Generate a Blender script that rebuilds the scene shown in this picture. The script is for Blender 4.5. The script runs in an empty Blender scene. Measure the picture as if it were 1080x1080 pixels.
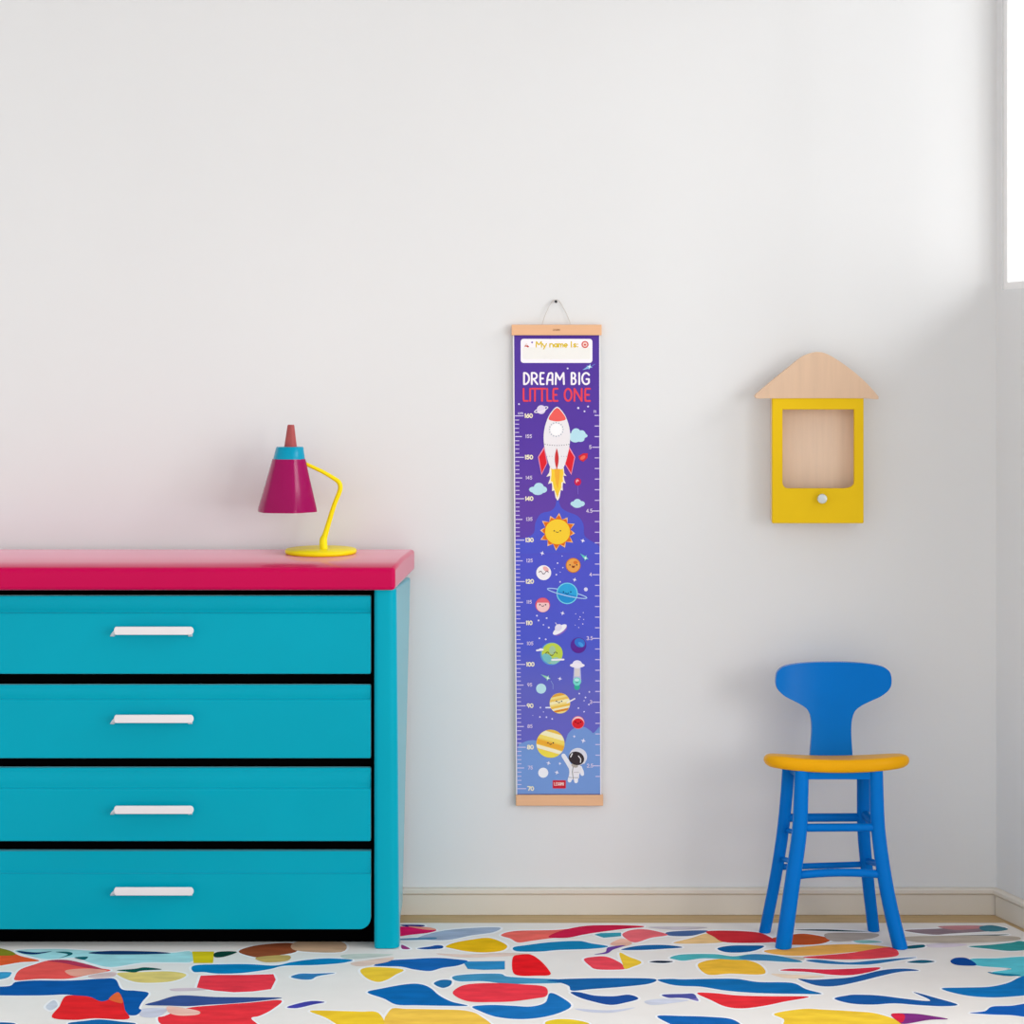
import bpy, bmesh, math, random
from mathutils import Vector, Matrix

# ------------------------------------------------------------------ camera, world, lights, exposure
scene = bpy.context.scene
COL = scene.collection
CAM_Y, CAM_Z, PPM = -5.0, 564.0 / 435.0, 435.0       # camera distance (m), eye height (m), pixels per metre at the back wall
cam_data = bpy.data.cameras.new('camera')
cam_data.sensor_width = 36.0
cam_data.lens = PPM * 5.0 / 1080.0 * 36.0
cam_data.shift_y = -140.0 / 1080.0
cam = bpy.data.objects.new('camera', cam_data)
cam.location = (0, CAM_Y, CAM_Z)
cam.rotation_euler = (math.pi / 2, 0, 0)
COL.objects.link(cam)
scene.camera = cam

world = bpy.data.worlds.new('daylight')
scene.world = world
world.use_nodes = True
wbg = world.node_tree.nodes['Background']
wbg.inputs['Color'].default_value = (0.99, 0.995, 1.0, 1)
wbg.inputs['Strength'].default_value = 0.98

def area(name, loc, target, sx, sy, power, color=(1, 1, 1)):
    l = bpy.data.lights.new(name, 'AREA')
    l.shape = 'RECTANGLE'; l.size = sx; l.size_y = sy; l.energy = power; l.color = color
    o = bpy.data.objects.new(name, l)
    o.location = loc
    o.rotation_euler = (Vector(target) - Vector(loc)).to_track_quat('-Z', 'Y').to_euler()
    COL.objects.link(o)
    return o
area('window_daylight', (4.6, -1.6, 3.3), (0.0, 0.0, 1.2), 1.6, 1.4, 112, (0.97, 0.99, 1.0))
area('added_right_fill', (4.2, -4.0, 1.45), (-0.3, 0.0, 0.5), 3.4, 2.0, 158, (1.0, 0.99, 0.975))  # added fill lamp outside an invented opening, lights the room from the right

scene.view_settings.view_transform = 'Standard'
scene.view_settings.look = 'None'
scene.view_settings.gamma = 1.0
scene.view_settings.exposure = 0.0
scene.view_settings.use_curve_mapping = False

# ------------------------------------------------------------------ helpers
def P(px, py, Y=0.0):
    """the point at depth Y that the photograph shows at (px, py)"""
    s = 5.0 / (5.0 + Y)
    return Vector(((px - 540.0) / PPM / s, Y, CAM_Z - (py - 400.0) / PPM / s))

def G(px, py, z=0.0):
    """the point at height z that the photograph shows at (px, py)"""
    s = (py - 400.0) / ((CAM_Z - z) * PPM)
    Y = 5.0 / s - 5.0
    return Vector(((px - 540.0) / PPM / s, Y, z))

def lin(c):
    out = []
    for v in c:
        v = v / 255.0
        out.append(v / 12.92 if v <= 0.04045 else ((v + 0.055) / 1.055) ** 2.4)
    return out

MATS = {}
def mat(name, rgb, rough=0.5, vary=0.06, scale=9.0, bump=0.0, coat=0.0, metal=0.0, spec=0.5, stretch=(1, 1, 1), coat_ior=1.5, coat_rough=0.12, sheen=0.0, tint=(255, 255, 255)):
    if name in MATS:
        return MATS[name]
    m = bpy.data.materials.new(name)
    m.use_nodes = True
    nt = m.node_tree; N = nt.nodes; L = nt.links
    b = N['Principled BSDF']
    c = lin(rgb)
    tc = N.new('ShaderNodeTexCoord'); mp = N.new('ShaderNodeMapping')
    mp.inputs['Scale'].default_value = stretch
    nz = N.new('ShaderNodeTexNoise'); nz.inputs['Scale'].default_value = scale; nz.inputs['Detail'].default_value = 4
    L.new(tc.outputs['Object'], mp.inputs['Vector']); L.new(mp.outputs['Vector'], nz.inputs['Vector'])
    r = N.new('ShaderNodeValToRGB')
    r.color_ramp.elements[0].position = 0.3; r.color_ramp.elements[1].position = 0.7
    r.color_ramp.elements[0].color = [max(0, v * (1 - vary)) for v in c] + [1]
    r.color_ramp.elements[1].color = [min(1, v * (1 + vary)) for v in c] + [1]
    L.new(nz.outputs['Fac'], r.inputs['Fac']); L.new(r.outputs['Color'], b.inputs['Base Color'])
    b.inputs['Roughness'].default_value = rough
    b.inputs['Metallic'].default_value = metal
    b.inputs['Specular IOR Level'].default_value = spec
    b.inputs['Coat Weight'].default_value = coat
    b.inputs['Coat Roughness'].default_value = coat_rough
    b.inputs['Coat IOR'].default_value = coat_ior
    if sheen:
        b.inputs['Sheen Weight'].default_value = sheen; b.inputs['Sheen Roughness'].default_value = 0.25
        b.inputs['Sheen Tint'].default_value = lin(tint) + [1]
    if bump:
        bp = N.new('ShaderNodeBump'); bp.inputs['Strength'].default_value = bump; bp.inputs['Distance'].default_value = 0.002
        n2 = N.new('ShaderNodeTexNoise'); n2.inputs['Scale'].default_value = scale * 12
        L.new(tc.outputs['Object'], n2.inputs['Vector'])
        L.new(n2.outputs['Fac'], bp.inputs['Height']); L.new(bp.outputs['Normal'], b.inputs['Normal'])
    MATS[name] = m
    return m

def wood(name, rgb, axis='x', rough=0.5):
    st = {'x': (2, 30, 30), 'z': (30, 30, 2), 'y': (30, 2, 30)}[axis]
    return mat(name, rgb, rough, vary=0.035, scale=3.0, stretch=st, spec=0.1)

def obj(name, bm, m, parent=None, smooth=False, bevel=0.0, seg=3, angle=35, subsurf=0, recalc=True):
    """bm holds world coordinates; the mesh is stored relative to its thing's origin"""
    me = bpy.data.meshes.new(name)
    o = bpy.data.objects.new(name, me)
    if parent is not None:
        org = Vector(parent.location)
        p = parent.parent
        while p is not None:
            org = org + Vector(p.location); p = p.parent
        bm.transform(Matrix.Translation(-org))
        o.parent = parent
    if recalc: bmesh.ops.recalc_face_normals(bm, faces=bm.faces)
    bm.to_mesh(me); bm.free()
    for mm in (m if isinstance(m, (list, tuple)) else [m]):
        me.materials.append(mm)
    if smooth or bevel:
        for p in me.polygons: p.use_smooth = True
    if bevel:
        md = o.modifiers.new('bevel', 'BEVEL'); md.width = bevel; md.segments = seg
        md.limit_method = 'ANGLE'; md.angle_limit = math.radians(angle); md.harden_normals = True
    if subsurf:
        md = o.modifiers.new('subsurf', 'SUBSURF'); md.levels = subsurf; md.render_levels = subsurf
    COL.objects.link(o)
    return o

def thing(name, label, cat, loc):
    o = bpy.data.objects.new(name, None)
    o.location = loc; o['label'] = label; o['category'] = cat; o.empty_display_size = 0.05
    COL.objects.link(o)
    return o

def tag(o, label, cat):
    o['label'] = label; o['category'] = cat
    return o

def structure(o):
    o['kind'] = 'structure'
    return o

def box(bm, a, b):
    (x0, y0, z0), (x1, y1, z1) = a, b
    v = [bm.verts.new((x, y, z)) for x in (x0, x1) for y in (y0, y1) for z in (z0, z1)]
    for f in ((0, 1, 3, 2), (4, 6, 7, 5), (0, 4, 5, 1), (2, 3, 7, 6), (0, 2, 6, 4), (1, 5, 7, 3)):
        bm.faces.new([v[i] for i in f])
    return v

def hexa(bm, pts):
    """8 corners: four of one face, then the four facing them"""
    v = [bm.verts.new(p) for p in pts]
    for f in ((0, 1, 2, 3), (7, 6, 5, 4), (0, 4, 5, 1), (1, 5, 6, 2), (2, 6, 7, 3), (3, 7, 4, 0)):
        bm.faces.new([v[i] for i in f])

def rings(bm, rs, cap=True):
    """skin a list of equal-length rings"""
    vs = [[bm.verts.new(p) for p in r] for r in rs]
    n = len(vs[0])
    for a, b in zip(vs, vs[1:]):
        for i in range(n):
            bm.faces.new((a[i], a[(i + 1) % n], b[(i + 1) % n], b[i]))
    if cap:
        bm.faces.new(vs[0][::-1]); bm.faces.new(vs[-1])

def lathe(bm, c, prof, n=32, axis='z'):
    rs = []
    for r, h in prof:
        ring = []
        for i in range(n):
            a = 2 * math.pi * i / n
            u, v = r * math.cos(a), r * math.sin(a)
            ring.append(Vector(c) + (Vector((u, v, h)) if axis == 'z' else Vector((u, h, v))))
        rs.append(ring)
    rings(bm, rs)

def tube(bm, pts, rad, n=14, horizontal=False):
    pts = [Vector(p) for p in pts]
    if not isinstance(rad, (list, tuple)): rad = [rad] * len(pts)
    rs = []; u = None
    for i, p in enumerate(pts):
        if horizontal:
            t = Vector((0, 0, 1))
        else:
            t = (pts[min(i + 1, len(pts) - 1)] - pts[max(i - 1, 0)]).normalized()
        if u is None:
            u = t.cross(Vector((0, 1, 0)))
            if u.length < 1e-3: u = t.cross(Vector((1, 0, 0)))
        u = (u - t * u.dot(t)).normalized()
        w = t.cross(u)
        rs.append([p + (u * math.cos(2 * math.pi * k / n) + w * math.sin(2 * math.pi * k / n)) * rad[i] for k in range(n)])
    rings(bm, rs)

def spline(pts, n=6, closed=False):
    """Catmull-Rom through the points (tuples of any length)"""
    m = len(pts); out = []
    for i in range(m if closed else m - 1):
        if closed: p0, p1, p2, p3 = pts[i - 1], pts[i], pts[(i + 1) % m], pts[(i + 2) % m]
        else: p0, p1, p2, p3 = pts[max(i - 1, 0)], pts[i], pts[i + 1], pts[min(i + 2, m - 1)]
        for k in range(n):
            t = k / n
            out.append(tuple(0.5 * (2 * b + (c - a) * t + (2 * a - 5 * b + 4 * c - d) * t * t + (3 * b - a - 3 * c + d) * t ** 3)
                             for a, b, c, d in zip(p0, p1, p2, p3)))
    if not closed: out.append(tuple(pts[-1]))
    return out

def prism(bm, outline, y0, y1):
    """outline: (x, z) points, extruded between two depths"""
    a = [bm.verts.new((x, y0, z)) for x, z in outline]
    b = [bm.verts.new((x, y1, z)) for x, z in outline]
    n = len(a)
    f1 = bm.faces.new(a); f2 = bm.faces.new(b[::-1])
    for i in range(n):
        bm.faces.new((a[i], b[i], b[(i + 1) % n], a[(i + 1) % n]))

# ------------------------------------------------------------------ materials
M_WALL = mat('wall_paint', (229, 230, 231), 0.85, vary=0.012, scale=1.5, bump=0.06, spec=0.1)
M_TRIM = mat('trim_paint', (226, 219, 208), 0.55, vary=0.02, scale=4, spec=0.2)
M_WHITE = mat('white_frame_paint', (245, 245, 245), 0.4, vary=0.01)
M_FLOORWOOD = mat('pale_oak_floor', (200, 172, 128), 0.5, vary=0.12, scale=3, stretch=(2, 30, 1), spec=0.2)
M_TEAL = mat('teal_lacquer', (0, 162, 186), 0.35, vary=0.03, scale=3, spec=0.04, coat=1.0, coat_ior=1.12, coat_rough=0.15, sheen=0.55, tint=(190, 245, 250))
M_PINK = mat('magenta_lacquer', (196, 0, 78), 0.35, vary=0.03, scale=3, spec=0.02, coat=1.0, coat_ior=1.2, coat_rough=0.12, sheen=0.8, tint=(255, 215, 230))
M_BLACK = mat('interior_shade_black', (4, 4, 5), 0.95, vary=0.05, spec=0.0)  # near-black colour stands in for shade inside and under the chest
M_HANDLE = mat('white_handle_metal', (232, 228, 231), 0.3, vary=0.02)
M_YEL = mat('yellow_lamp_enamel', (248, 226, 14), 0.35, vary=0.02, spec=0.15)
M_SHADE = mat('magenta_shade_enamel', (154, 0, 86), 0.4, vary=0.03, spec=0.02, coat=1.0, coat_ior=1.25, coat_rough=0.17)
M_COLLAR = mat('cyan_collar_enamel', (0, 150, 184), 0.3, vary=0.03, spec=0.05, coat=1.0, coat_ior=1.2, coat_rough=0.2)
M_TIP = mat('dusty_rose_wood', (172, 84, 84), 0.5, vary=0.06, spec=0.1)
M_BLUE = mat('blue_chair_paint', (0, 116, 206), 0.4, vary=0.05, scale=5, spec=0.03, coat=1.0, coat_ior=1.12, coat_rough=0.2)
M_SEAT = mat('yellow_seat_paint', (236, 170, 12), 0.4, vary=0.05, scale=5, spec=0.06, coat=0.3, coat_ior=1.2, coat_rough=0.25)
M_HYEL = mat('yellow_shelf_paint', (238, 198, 24), 0.45, vary=0.03, scale=6, spec=0.1)
M_ROOF = wood('beech_roof_wood', (224, 192, 164), 'z')
M_BACKP = wood('beech_back_wood', (238, 212, 190), 'z')
M_BAR = wood('beech_bar_wood', (236, 186, 146), 'x')
M_KNOB = mat('silver_knob', (205, 212, 212), 0.25, vary=0.03, metal=0.4)
M_CORD = mat('white_cotton_cord', (206, 202, 198), 0.9, vary=0.05)
M_NAIL = mat('dark_steel_nail', (58, 58, 62), 0.35, vary=0.05, metal=0.8)

# ------------------------------------------------------------------ the room
CX = (1051 - 540) / PPM                               # the corner
D = Vector((0.3013, -0.9535, 0)).normalized()         # the right wall runs this way from the corner
NO = Vector((0.9535, 0.3013, 0)).normalized()         # its outward normal
def W(t, out, z): return Vector((CX, 0, z)) + D * t + NO * out
def wallbox(bm, t0, t1, o0, o1, z0, z1):
    hexa(bm, [W(t0, o0, z0), W(t1, o0, z0), W(t1, o0, z1), W(t0, o0, z1), W(t0, o1, z0), W(t1, o1, z0), W(t1, o1, z1), W(t0, o1, z1)])

CEIL = 2.75
bm = bmesh.new()
hexa(bm, [(-2.6, 0.3, -0.1), (CX + 0.2, 0.3, -0.1), (CX + 0.2, 0.3, 0), (-2.6, 0.3, 0),
          (-2.6, -3.3, -0.1), (2.4, -3.3, -0.1), (2.4, -3.3, 0), (-2.6, -3.3, 0)])
structure(obj('floor', bm, M_FLOORWOOD))
bm = bmesh.new(); box(bm, (-2.6, 0, 0), (CX, 0.15, CEIL))
structure(obj('wall_back', bm, M_WALL))

SILL, HEAD, T0, T1, E0, E1 = 1.512, 2.6, 0.026, 0.80, 0.95, 3.2
bm = bmesh.new()
wallbox(bm, 0, E0, 0, 0.16, 0, SILL)
wallbox(bm, 0, 3.4, 0, 0.16, HEAD, CEIL)
wallbox(bm, 0, T0, 0, 0.16, SILL, HEAD)
wallbox(bm, T1, E0, 0, 0.16, SILL, HEAD)
wallbox(bm, E1, 3.4, 0, 0.16, 0, HEAD)
structure(obj('wall_right', bm, M_WALL))
bm = bmesh.new()
hexa(bm, [(-2.6, 0.3, CEIL), (CX + 0.2, 0.3, CEIL), (CX + 0.2, 0.3, CEIL + 0.1), (-2.6, 0.3, CEIL + 0.1),
          (-2.6, -3.3, CEIL), (2.4, -3.3, CEIL), (2.4, -3.3, CEIL + 0.1), (-2.6, -3.3, CEIL + 0.1)])
structure(obj('ceiling', bm, M_WALL))

# window in the right wall: frame with one mullion, two glass panes
win = bpy.data.objects.new('window_1', None); win.location = W(T0, 0.02, SILL); COL.objects.link(win); structure(win)
bm = bmesh.new()
fw = 0.018
wallbox(bm, T0, T1, 0.004, 0.034, SILL, SILL + fw); wallbox(bm, T0, T1, 0.004, 0.034, HEAD - fw, HEAD)
tm = (T0 + T1) / 2
for a in (T0, tm - fw / 2, T1 - fw): wallbox(bm, a, a + fw, 0.004, 0.034, SILL + fw, HEAD - fw)
obj('window_frame', bm, M_WHITE, win)
mg = bpy.data.materials.new('clear_window_glass'); mg.use_nodes = True
nt = mg.node_tree; nt.nodes.clear()
out = nt.nodes.new('ShaderNodeOutputMaterial'); mx = nt.nodes.new('ShaderNodeMixShader'); tr = nt.nodes.new('ShaderNodeBsdfTransparent')
gl = nt.nodes.new('ShaderNodeBsdfGlossy'); gl.inputs['Roughness'].default_value = 0.02; lw = nt.nodes.new('ShaderNodeLayerWeight'); pw = nt.nodes.new('ShaderNodeMath'); pw.operation = 'POWER'; pw.inputs[1].default_value = 5.0
fr = nt.nodes.new('ShaderNodeMath'); fr.operation = 'MULTIPLY_ADD'; fr.inputs[1].default_value = 0.9; fr.inputs[2].default_value = 0.03
nt.links.new(lw.outputs['Facing'], pw.inputs[0]); nt.links.new(pw.outputs[0], fr.inputs[0])
nt.links.new(fr.outputs[0], mx.inputs[0]); nt.links.new(tr.outputs[0], mx.inputs[1]); nt.links.new(gl.outputs[0], mx.inputs[2]); nt.links.new(mx.outputs[0], out.inputs[0])
for a, b in ((T0 + fw, tm - fw / 2), (tm + fw / 2, T1 - fw)):
    bm = bmesh.new(); wallbox(bm, a, b, 0.017, 0.021, SILL + fw, HEAD - fw)
    obj('pane', bm, mg, win)
# invented glazed opening along the same wall, out of view, to admit fill light
added_door = bpy.data.objects.new('added_door_1', None); added_door.location = W(E0, 0.08, 0); COL.objects.link(added_door); structure(added_door)
fw = 0.045
bm = bmesh.new()
dm = (E0 + E1) / 2
wallbox(bm, E0, E1, 0.055, 0.105, 0, fw); wallbox(bm, E0, E1, 0.055, 0.105, HEAD - fw, HEAD)
for a in (E0, dm - fw / 2, E1 - fw): wallbox(bm, a, a + fw, 0.055, 0.105, fw, HEAD - fw)
obj('added_door_frame', bm, M_WHITE, added_door)
for a, b in ((E0 + fw, dm - fw / 2), (dm + fw / 2, E1 - fw)):
    bm = bmesh.new(); wallbox(bm, a, b, 0.078, 0.082, fw, HEAD - fw)
    obj('pane', bm, mg, added_door)

# baseboards: flat board with a rounded, slightly projecting top bead
def board_profile(h): return [(0, 0), (0.012, 0), (0.012, h - 0.016), (0.018, h - 0.012), (0.018, h - 0.003), (0.014, h), (0, h)]
BH = 0.0655
bm = bmesh.new()
def base_ring(x_of): return [Vector((x_of(d), -d, z)) for d, z in board_profile(BH)]
rings(bm, [base_ring(lambda d: -2.6), base_ring(lambda d: CX + 0.28 * d)])
structure(obj('baseboard_back', bm, M_TRIM, bevel=0.002, seg=2))
bm = bmesh.new()
rings(bm, [[W(0.0135, -d * 1.0, z) for d, z in board_profile(BH)], [W(E0, -d, z) for d, z in board_profile(BH)]])
structure(obj('baseboard_right', bm, M_TRIM, bevel=0.002, seg=2))

# ------------------------------------------------------------------ the rug with its painted pattern
RUG_Z = 0.004
RUG_BASE = (238, 234, 230)
rug_cols = {}
rug_mats = [mat('rug_cream', RUG_BASE, 0.85, vary=0.02, scale=12, bump=0.15, spec=0.03),
            mat('rug_white', (246, 246, 248), 0.85, vary=0.01, scale=12, spec=0.03)]
def rugcol(c):
    if c not in rug_cols:
        rug_cols[c] = len(rug_mats)
        d = (c[0], min(255, c[1] + 10), c[2] - 2) if c[2] > c[0] + 60 else c
        rug_mats.append(mat('rug_dye_%d' % len(rug_mats), d, 0.8, vary=0.13, scale=14, stretch=(1, 2.5, 1), spec=0.03))
    return rug_cols[c]
BLU = (16, 88, 176)
# colour, tile (180 px wide), level, points in sixths of a pixel from (180*tile, 965)
RUG = [
 ((240, 95, 50), 0, 1, [(-60,215),(60,230),(130,260),(250,290),(130,300),(-60,320)]),
 ((140, 140, 40), 0, 2, [(-60,205),(50,222),(100,250),(40,258),(-60,250)]),
 ((170, 215, 232), 0, 1, [(100,225),(350,215),(600,228),(900,240),(1090,240),(1208,232),(1215,295),(1090,300),(900,302),(700,330),(560,300),(480,270),(300,280),(190,260)]),
 ((20, 50, 110), 0, 2, [(110,228),(230,238),(330,230),(230,250),(150,246)]),
 ((20, 50, 110), 0, 2, [(560,240),(700,228),(960,232),(1080,243),(900,250),(650,250)]),
 ((20, 90, 110), 0, 2, [(350,235),(440,235),(455,252),(370,275),(430,250)]),
 ((20, 90, 110), 0, 2, [(470,270),(555,265),(530,285)]),
 ((15, 75, 80), 0, 2, [(740,350),(850,342),(920,332),(1025,345),(900,353),(850,365),(790,358)]),
 ((250, 90, 85), 0, 1, [(95,390),(130,345),(230,310),(300,290),(400,285),(520,305),(620,335),(700,352),(560,380),(420,405),(250,405),(105,415)]),
 ((190, 60, 90), 0, 2, [(300,290),(420,285),(560,315),(650,345),(520,330),(400,305)]),
 ((250, 170, 150), 0, 2, [(420,350),(560,340),(680,355),(560,380),(480,390),(430,375)]),
 ((60, 150, 210), 0, 1, [(-60,368),(60,362),(70,375),(40,400),(-60,412)]),
 ((232, 210, 125), 0, 1, [(740,370),(880,362),(1080,358),(1180,380),(1090,420),(920,430),(820,415)]),
 ((15, 80, 170), 0, 1, [(-80,462),(60,450),(100,425),(220,415),(450,415),(650,403),(730,408),(770,470),(860,480),(940,495),(900,550),(880,590),(895,605),(860,635),(800,630),(770,590),(760,560),(640,548),(560,530),(430,505),(250,510),(-80,505)]),
 ((235, 40, 45), 0, 2, [(330,650),(375,580),(415,515),(500,512),(570,520),(640,548),(700,530),(745,490),(775,530),(790,600),(810,660),(600,655),(470,665)]),
 ((245, 110, 60), 0, 3, [(690,530),(745,490),(775,535),(770,560),(710,545)]),
 ((205, 212, 225), 0, 1, [(290,580),(340,540),(365,575),(320,605)]),
 ((20, 90, 170), 0, 1, [(430,690),(560,668),(640,662),(760,675),(860,690),(700,725)]),
 (BLU, 0, 1, [(-80,682),(90,685),(60,710),(-80,715)]),
 ((60, 75, 150), 1, 2, [(-160,570),(-80,545),(20,515),(110,510),(280,520),(480,522),(705,525),(560,545),(400,560),(230,570),(120,578),(0,575)]),
 ((238, 55, 65), 1, 1, [(-80,650),(-40,640),(100,590),(300,570),(500,555),(700,540),(640,600),(560,640),(510,655),(545,720),(200,740),(-40,700)]),
 ((250, 195, 180), 1, 2, [(-20,580),(90,590),(180,610),(170,632),(60,638),(-10,620)]),
 ((222, 200, 30), 1, 2, ['s',(135,232),(275,232),(268,305),(145,305)]),
 ((15, 65, 55), 1, 3, [(275,245),(320,232),(420,235),(340,265),(280,268)]),
 ((150, 80, 50), 1, 1, [(430,230),(560,190),(780,180),(790,235),(600,265),(520,265)]),
 ((200, 170, 100), 1, 2, [(540,270),(740,255),(740,290),(600,300)]),
 ((205, 170, 140), 1, 1, [(800,170),(1080,170),(1080,235),(790,225)]),
 ((10, 120, 190), 1, 1, [(145,360),(150,320),(350,312),(500,312),(660,320),(760,300),(860,285),(1000,275),(1150,285),(1080,305),(900,318),(720,322),(620,345),(450,368),(300,372),(210,362)]),
 ((240, 60, 75), 1, 1, ['s',(165,460),(190,385),(300,380),(480,380),(650,375),(665,410),(635,470),(520,485),(400,490),(280,480)]),
 ((55, 120, 190), 1, 1, [(760,392),(820,372),(910,372),(1040,368),(930,388),(890,408),(820,408)]),
 ((70, 60, 170), 1, 1, [(735,585),(790,565),(890,545),(975,552),(900,568),(800,590)]),
 ((250, 205, 50), 1, 1, [(880,610),(960,605),(1080,608),(1200,612),(1315,620),(1345,720),(1120,720),(980,650)]),
 ((50, 30, 125), 2, 1, [(372,64),(430,61),(520,64),(515,74),(420,76)]),
 ((230, 25, 100), 2, 1, [(330,78),(420,76),(500,87),(600,95),(560,112),(450,125),(330,135)]),
 ((250, 160, 140), 2, 2, [(420,72),(560,80),(600,95),(520,92)]),
 ((165, 180, 205), 2, 1, [(480,148),(620,105),(800,85),(1000,80),(960,110),(820,130),(700,155),(600,160)]),
 ((90, 130, 180), 2, 1, [(360,152),(580,142),(580,155),(370,160)]),
 ((20, 70, 160), 2, 1, [(480,212),(560,200),(600,192),(640,195),(635,212),(540,218)]),
 ((160, 60, 130), 2, 1, [(380,190),(400,195),(435,215),(385,215)]),
 ((235, 185, 20), 2, 1, [(660,200),(720,175),(830,155),(930,145),(1010,170),(1050,200),(1010,228),(900,238),(790,230),(700,212)]),
 ((20, 90, 180), 2, 1, [(205,320),(290,290),(430,280),(600,272),(720,280),(800,292),(740,320),(640,335),(560,355),(460,345),(380,328),(280,325)]),
 ((45, 130, 200), 2, 2, ['s',(775,305),(800,295),(1035,292),(1035,345),(900,348),(800,342)]),
 ((248, 205, 60), 2, 1, [(120,350),(200,330),(390,345),(340,380),(290,410),(230,425),(160,400)]),
 ((30, 100, 170), 2, 1, [(585,435),(630,412),(695,415),(690,445),(640,462)]),
 ((70, 140, 195), 2, 1, [(705,390),(820,375),(1000,372),(1050,390),(1200,400),(1400,410),(1400,430),(1150,436),(1050,438),(900,420),(740,420)]),
 ((10, 95, 180), 2, 1, [(165,490),(260,465),(400,440),(490,437),(560,460),(620,510),(700,550),(800,575),(640,575),(480,572),(350,568),(270,530)]),
 ((240, 60, 75), 2, 2, [(705,490),(760,450),(850,435),(1000,432),(1150,440),(1270,450),(1305,475),(1295,515),(1220,530),(1080,548),(950,552),(820,550),(740,525)]),
 ((25, 105, 190), 2, 1, [(830,580),(950,570),(1080,575),(1200,580),(1290,555),(1320,495),(1390,520),(1455,575),(1380,620),(1260,650),(1120,660),(980,645),(880,610)]),
 ((250, 200, 80), 2, 1, [(310,600),(420,595),(600,598),(780,605),(880,640),(915,720),(320,720)]),
 ((245, 110, 100), 3, 1, [(-70,128),(20,102),(280,95),(500,72),(640,64),(840,72),(700,90),(540,110),(420,130),(230,150),(120,165),(40,175),(-10,150)]),
 ((210, 30, 75), 3, 2, [(230,140),(330,95),(520,66),(830,75),(700,90),(480,120),(350,145)]),
 ((60, 150, 185), 3, 1, ['s',(520,125),(560,115),(690,112),(690,135),(580,145)]),
 ((15, 120, 185), 3, 1, [(10,205),(100,190),(250,172),(420,165),(500,180),(610,200),(500,215),(300,222),(180,232),(30,230)]),
 ((240, 110, 120), 3, 1, [(700,120),(760,95),(850,92),(960,115),(980,130),(880,145),(780,175),(720,150)]),
 ((245, 190, 170), 3, 2, [(620,185),(700,150),(760,180),(700,200)]),
 ((75, 95, 160), 3, 1, [(980,110),(1100,100),(1240,100),(1160,128),(1080,135),(990,130)]),
 ((110, 70, 160), 3, 2, [(520,250),(590,235),(610,205),(720,192),(640,220),(600,245)]),
 ((25, 90, 165), 3, 1, [(690,220),(800,195),(960,190),(1080,205),(960,215),(820,222)]),
 ((240, 25, 35), 3, 2, [(5,270),(50,252),(120,252),(180,290),(230,345),(240,380),(150,385),(50,385),(5,360)]),
 ((240, 75, 90), 3, 1, [(455,280),(520,265),(600,265),(680,300),(710,330),(700,345),(540,345),(490,320)]),
 ((250, 205, 60), 3, 1, [(680,240),(740,265),(820,300),(760,330),(715,342),(700,310)]),
 ((15, 35, 60), 3, 1, [(870,298),(920,290),(1020,294),(960,305)]),
 ((80, 170, 190), 3, 1, [(1000,270),(1080,250),(1280,248),(1400,262),(1520,248),(1680,258),(1840,298),(1680,295),(1540,285),(1420,285),(1220,275),(1090,290),(1030,282)]),
 ((60, 130, 190), 3, 2, [(1440,268),(1540,248),(1690,262),(1830,296),(1600,290),(1480,285)]),
 ((20, 90, 170), 3, 1, [(220,415),(350,405),(640,400),(900,405),(870,435),(700,455),(500,470),(380,480),(360,450),(300,428)]),
 ((15, 100, 180), 3, 1, [(920,412),(1000,405),(1080,408),(1240,405),(1420,405),(1560,425),(1770,430),(1860,470),(1960,500),(1820,500),(1560,495),(1360,480),(1200,455),(1080,450),(1000,440)]),
 ((30, 70, 160), 3, 1, [(370,490),(430,490),(520,510),(640,515),(740,505),(800,530),(720,555),(620,570),(500,545),(420,520)]),
 ((80, 75, 165), 3, 1, [(950,505),(1080,500),(1150,500),(1160,530),(1060,525),(990,525)]),
 ((235, 205, 50), 3, 1, [(210,680),(290,660),(400,665),(490,690),(400,715),(250,715)]),
 ((20, 90, 180), 3, 1, [(920,640),(1080,640),(1240,645),(1390,660),(1450,710),(1300,730),(1080,725),(1000,690)]),
 ((215, 50, 60), 4, 1, [(150,105),(300,100),(480,112),(570,150),(600,170),(420,178),(260,172),(200,140)]),
 ((205, 90, 45), 4, 1, [(560,150),(690,125),(780,120),(900,140),(940,158),(860,185),(700,190),(600,180)]),
 ((240, 200, 140), 4, 1, [(-60,178),(60,145),(150,118),(210,145),(260,172),(100,182)]),
 ((10, 85, 160), 4, 1, [(220,212),(300,195),(420,193),(515,197),(460,225),(370,238),(270,235)]),
 ((245, 180, 90), 4, 1, [(520,225),(680,210),(900,190),(1080,185),(1200,190),(1330,212),(1080,235),(850,255),(680,258),(560,245)]),
 ((235, 75, 85), 4, 2, [(760,268),(900,255),(1080,238),(1310,205),(1365,255),(1240,275),(1080,282),(900,280)]),
 ((50, 110, 180), 4, 1, [(780,290),(850,283),(1000,298),(1080,300),(1240,285),(1480,268),(1350,290),(1200,312),(1080,315),(900,308)]),
 ((245, 190, 60), 4, 1, [(95,320),(150,290),(260,278),(380,282),(480,310),(525,360),(480,378),(300,372),(160,378)]),
 ((225, 50, 75), 4, 1, [(620,352),(700,340),(900,345),(1080,340),(1245,332),(1210,355),(1080,380),(950,380),(800,362)]),
 ((35, 85, 165), 4, 1, [(730,405),(820,410),(940,405),(1080,392),(1260,350),(1400,340),(1495,352),(1380,360),(1260,385),(1080,430),(950,452),(840,445)]),
 ((235, 50, 60), 4, 1, [(90,495),(200,495),(350,510),(560,515),(800,518),(640,550),(520,575),(380,592),(270,580),(180,540)]),
 ((130, 120, 190), 4, 1, [(-20,510),(60,500),(100,545),(20,525)]),
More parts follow.
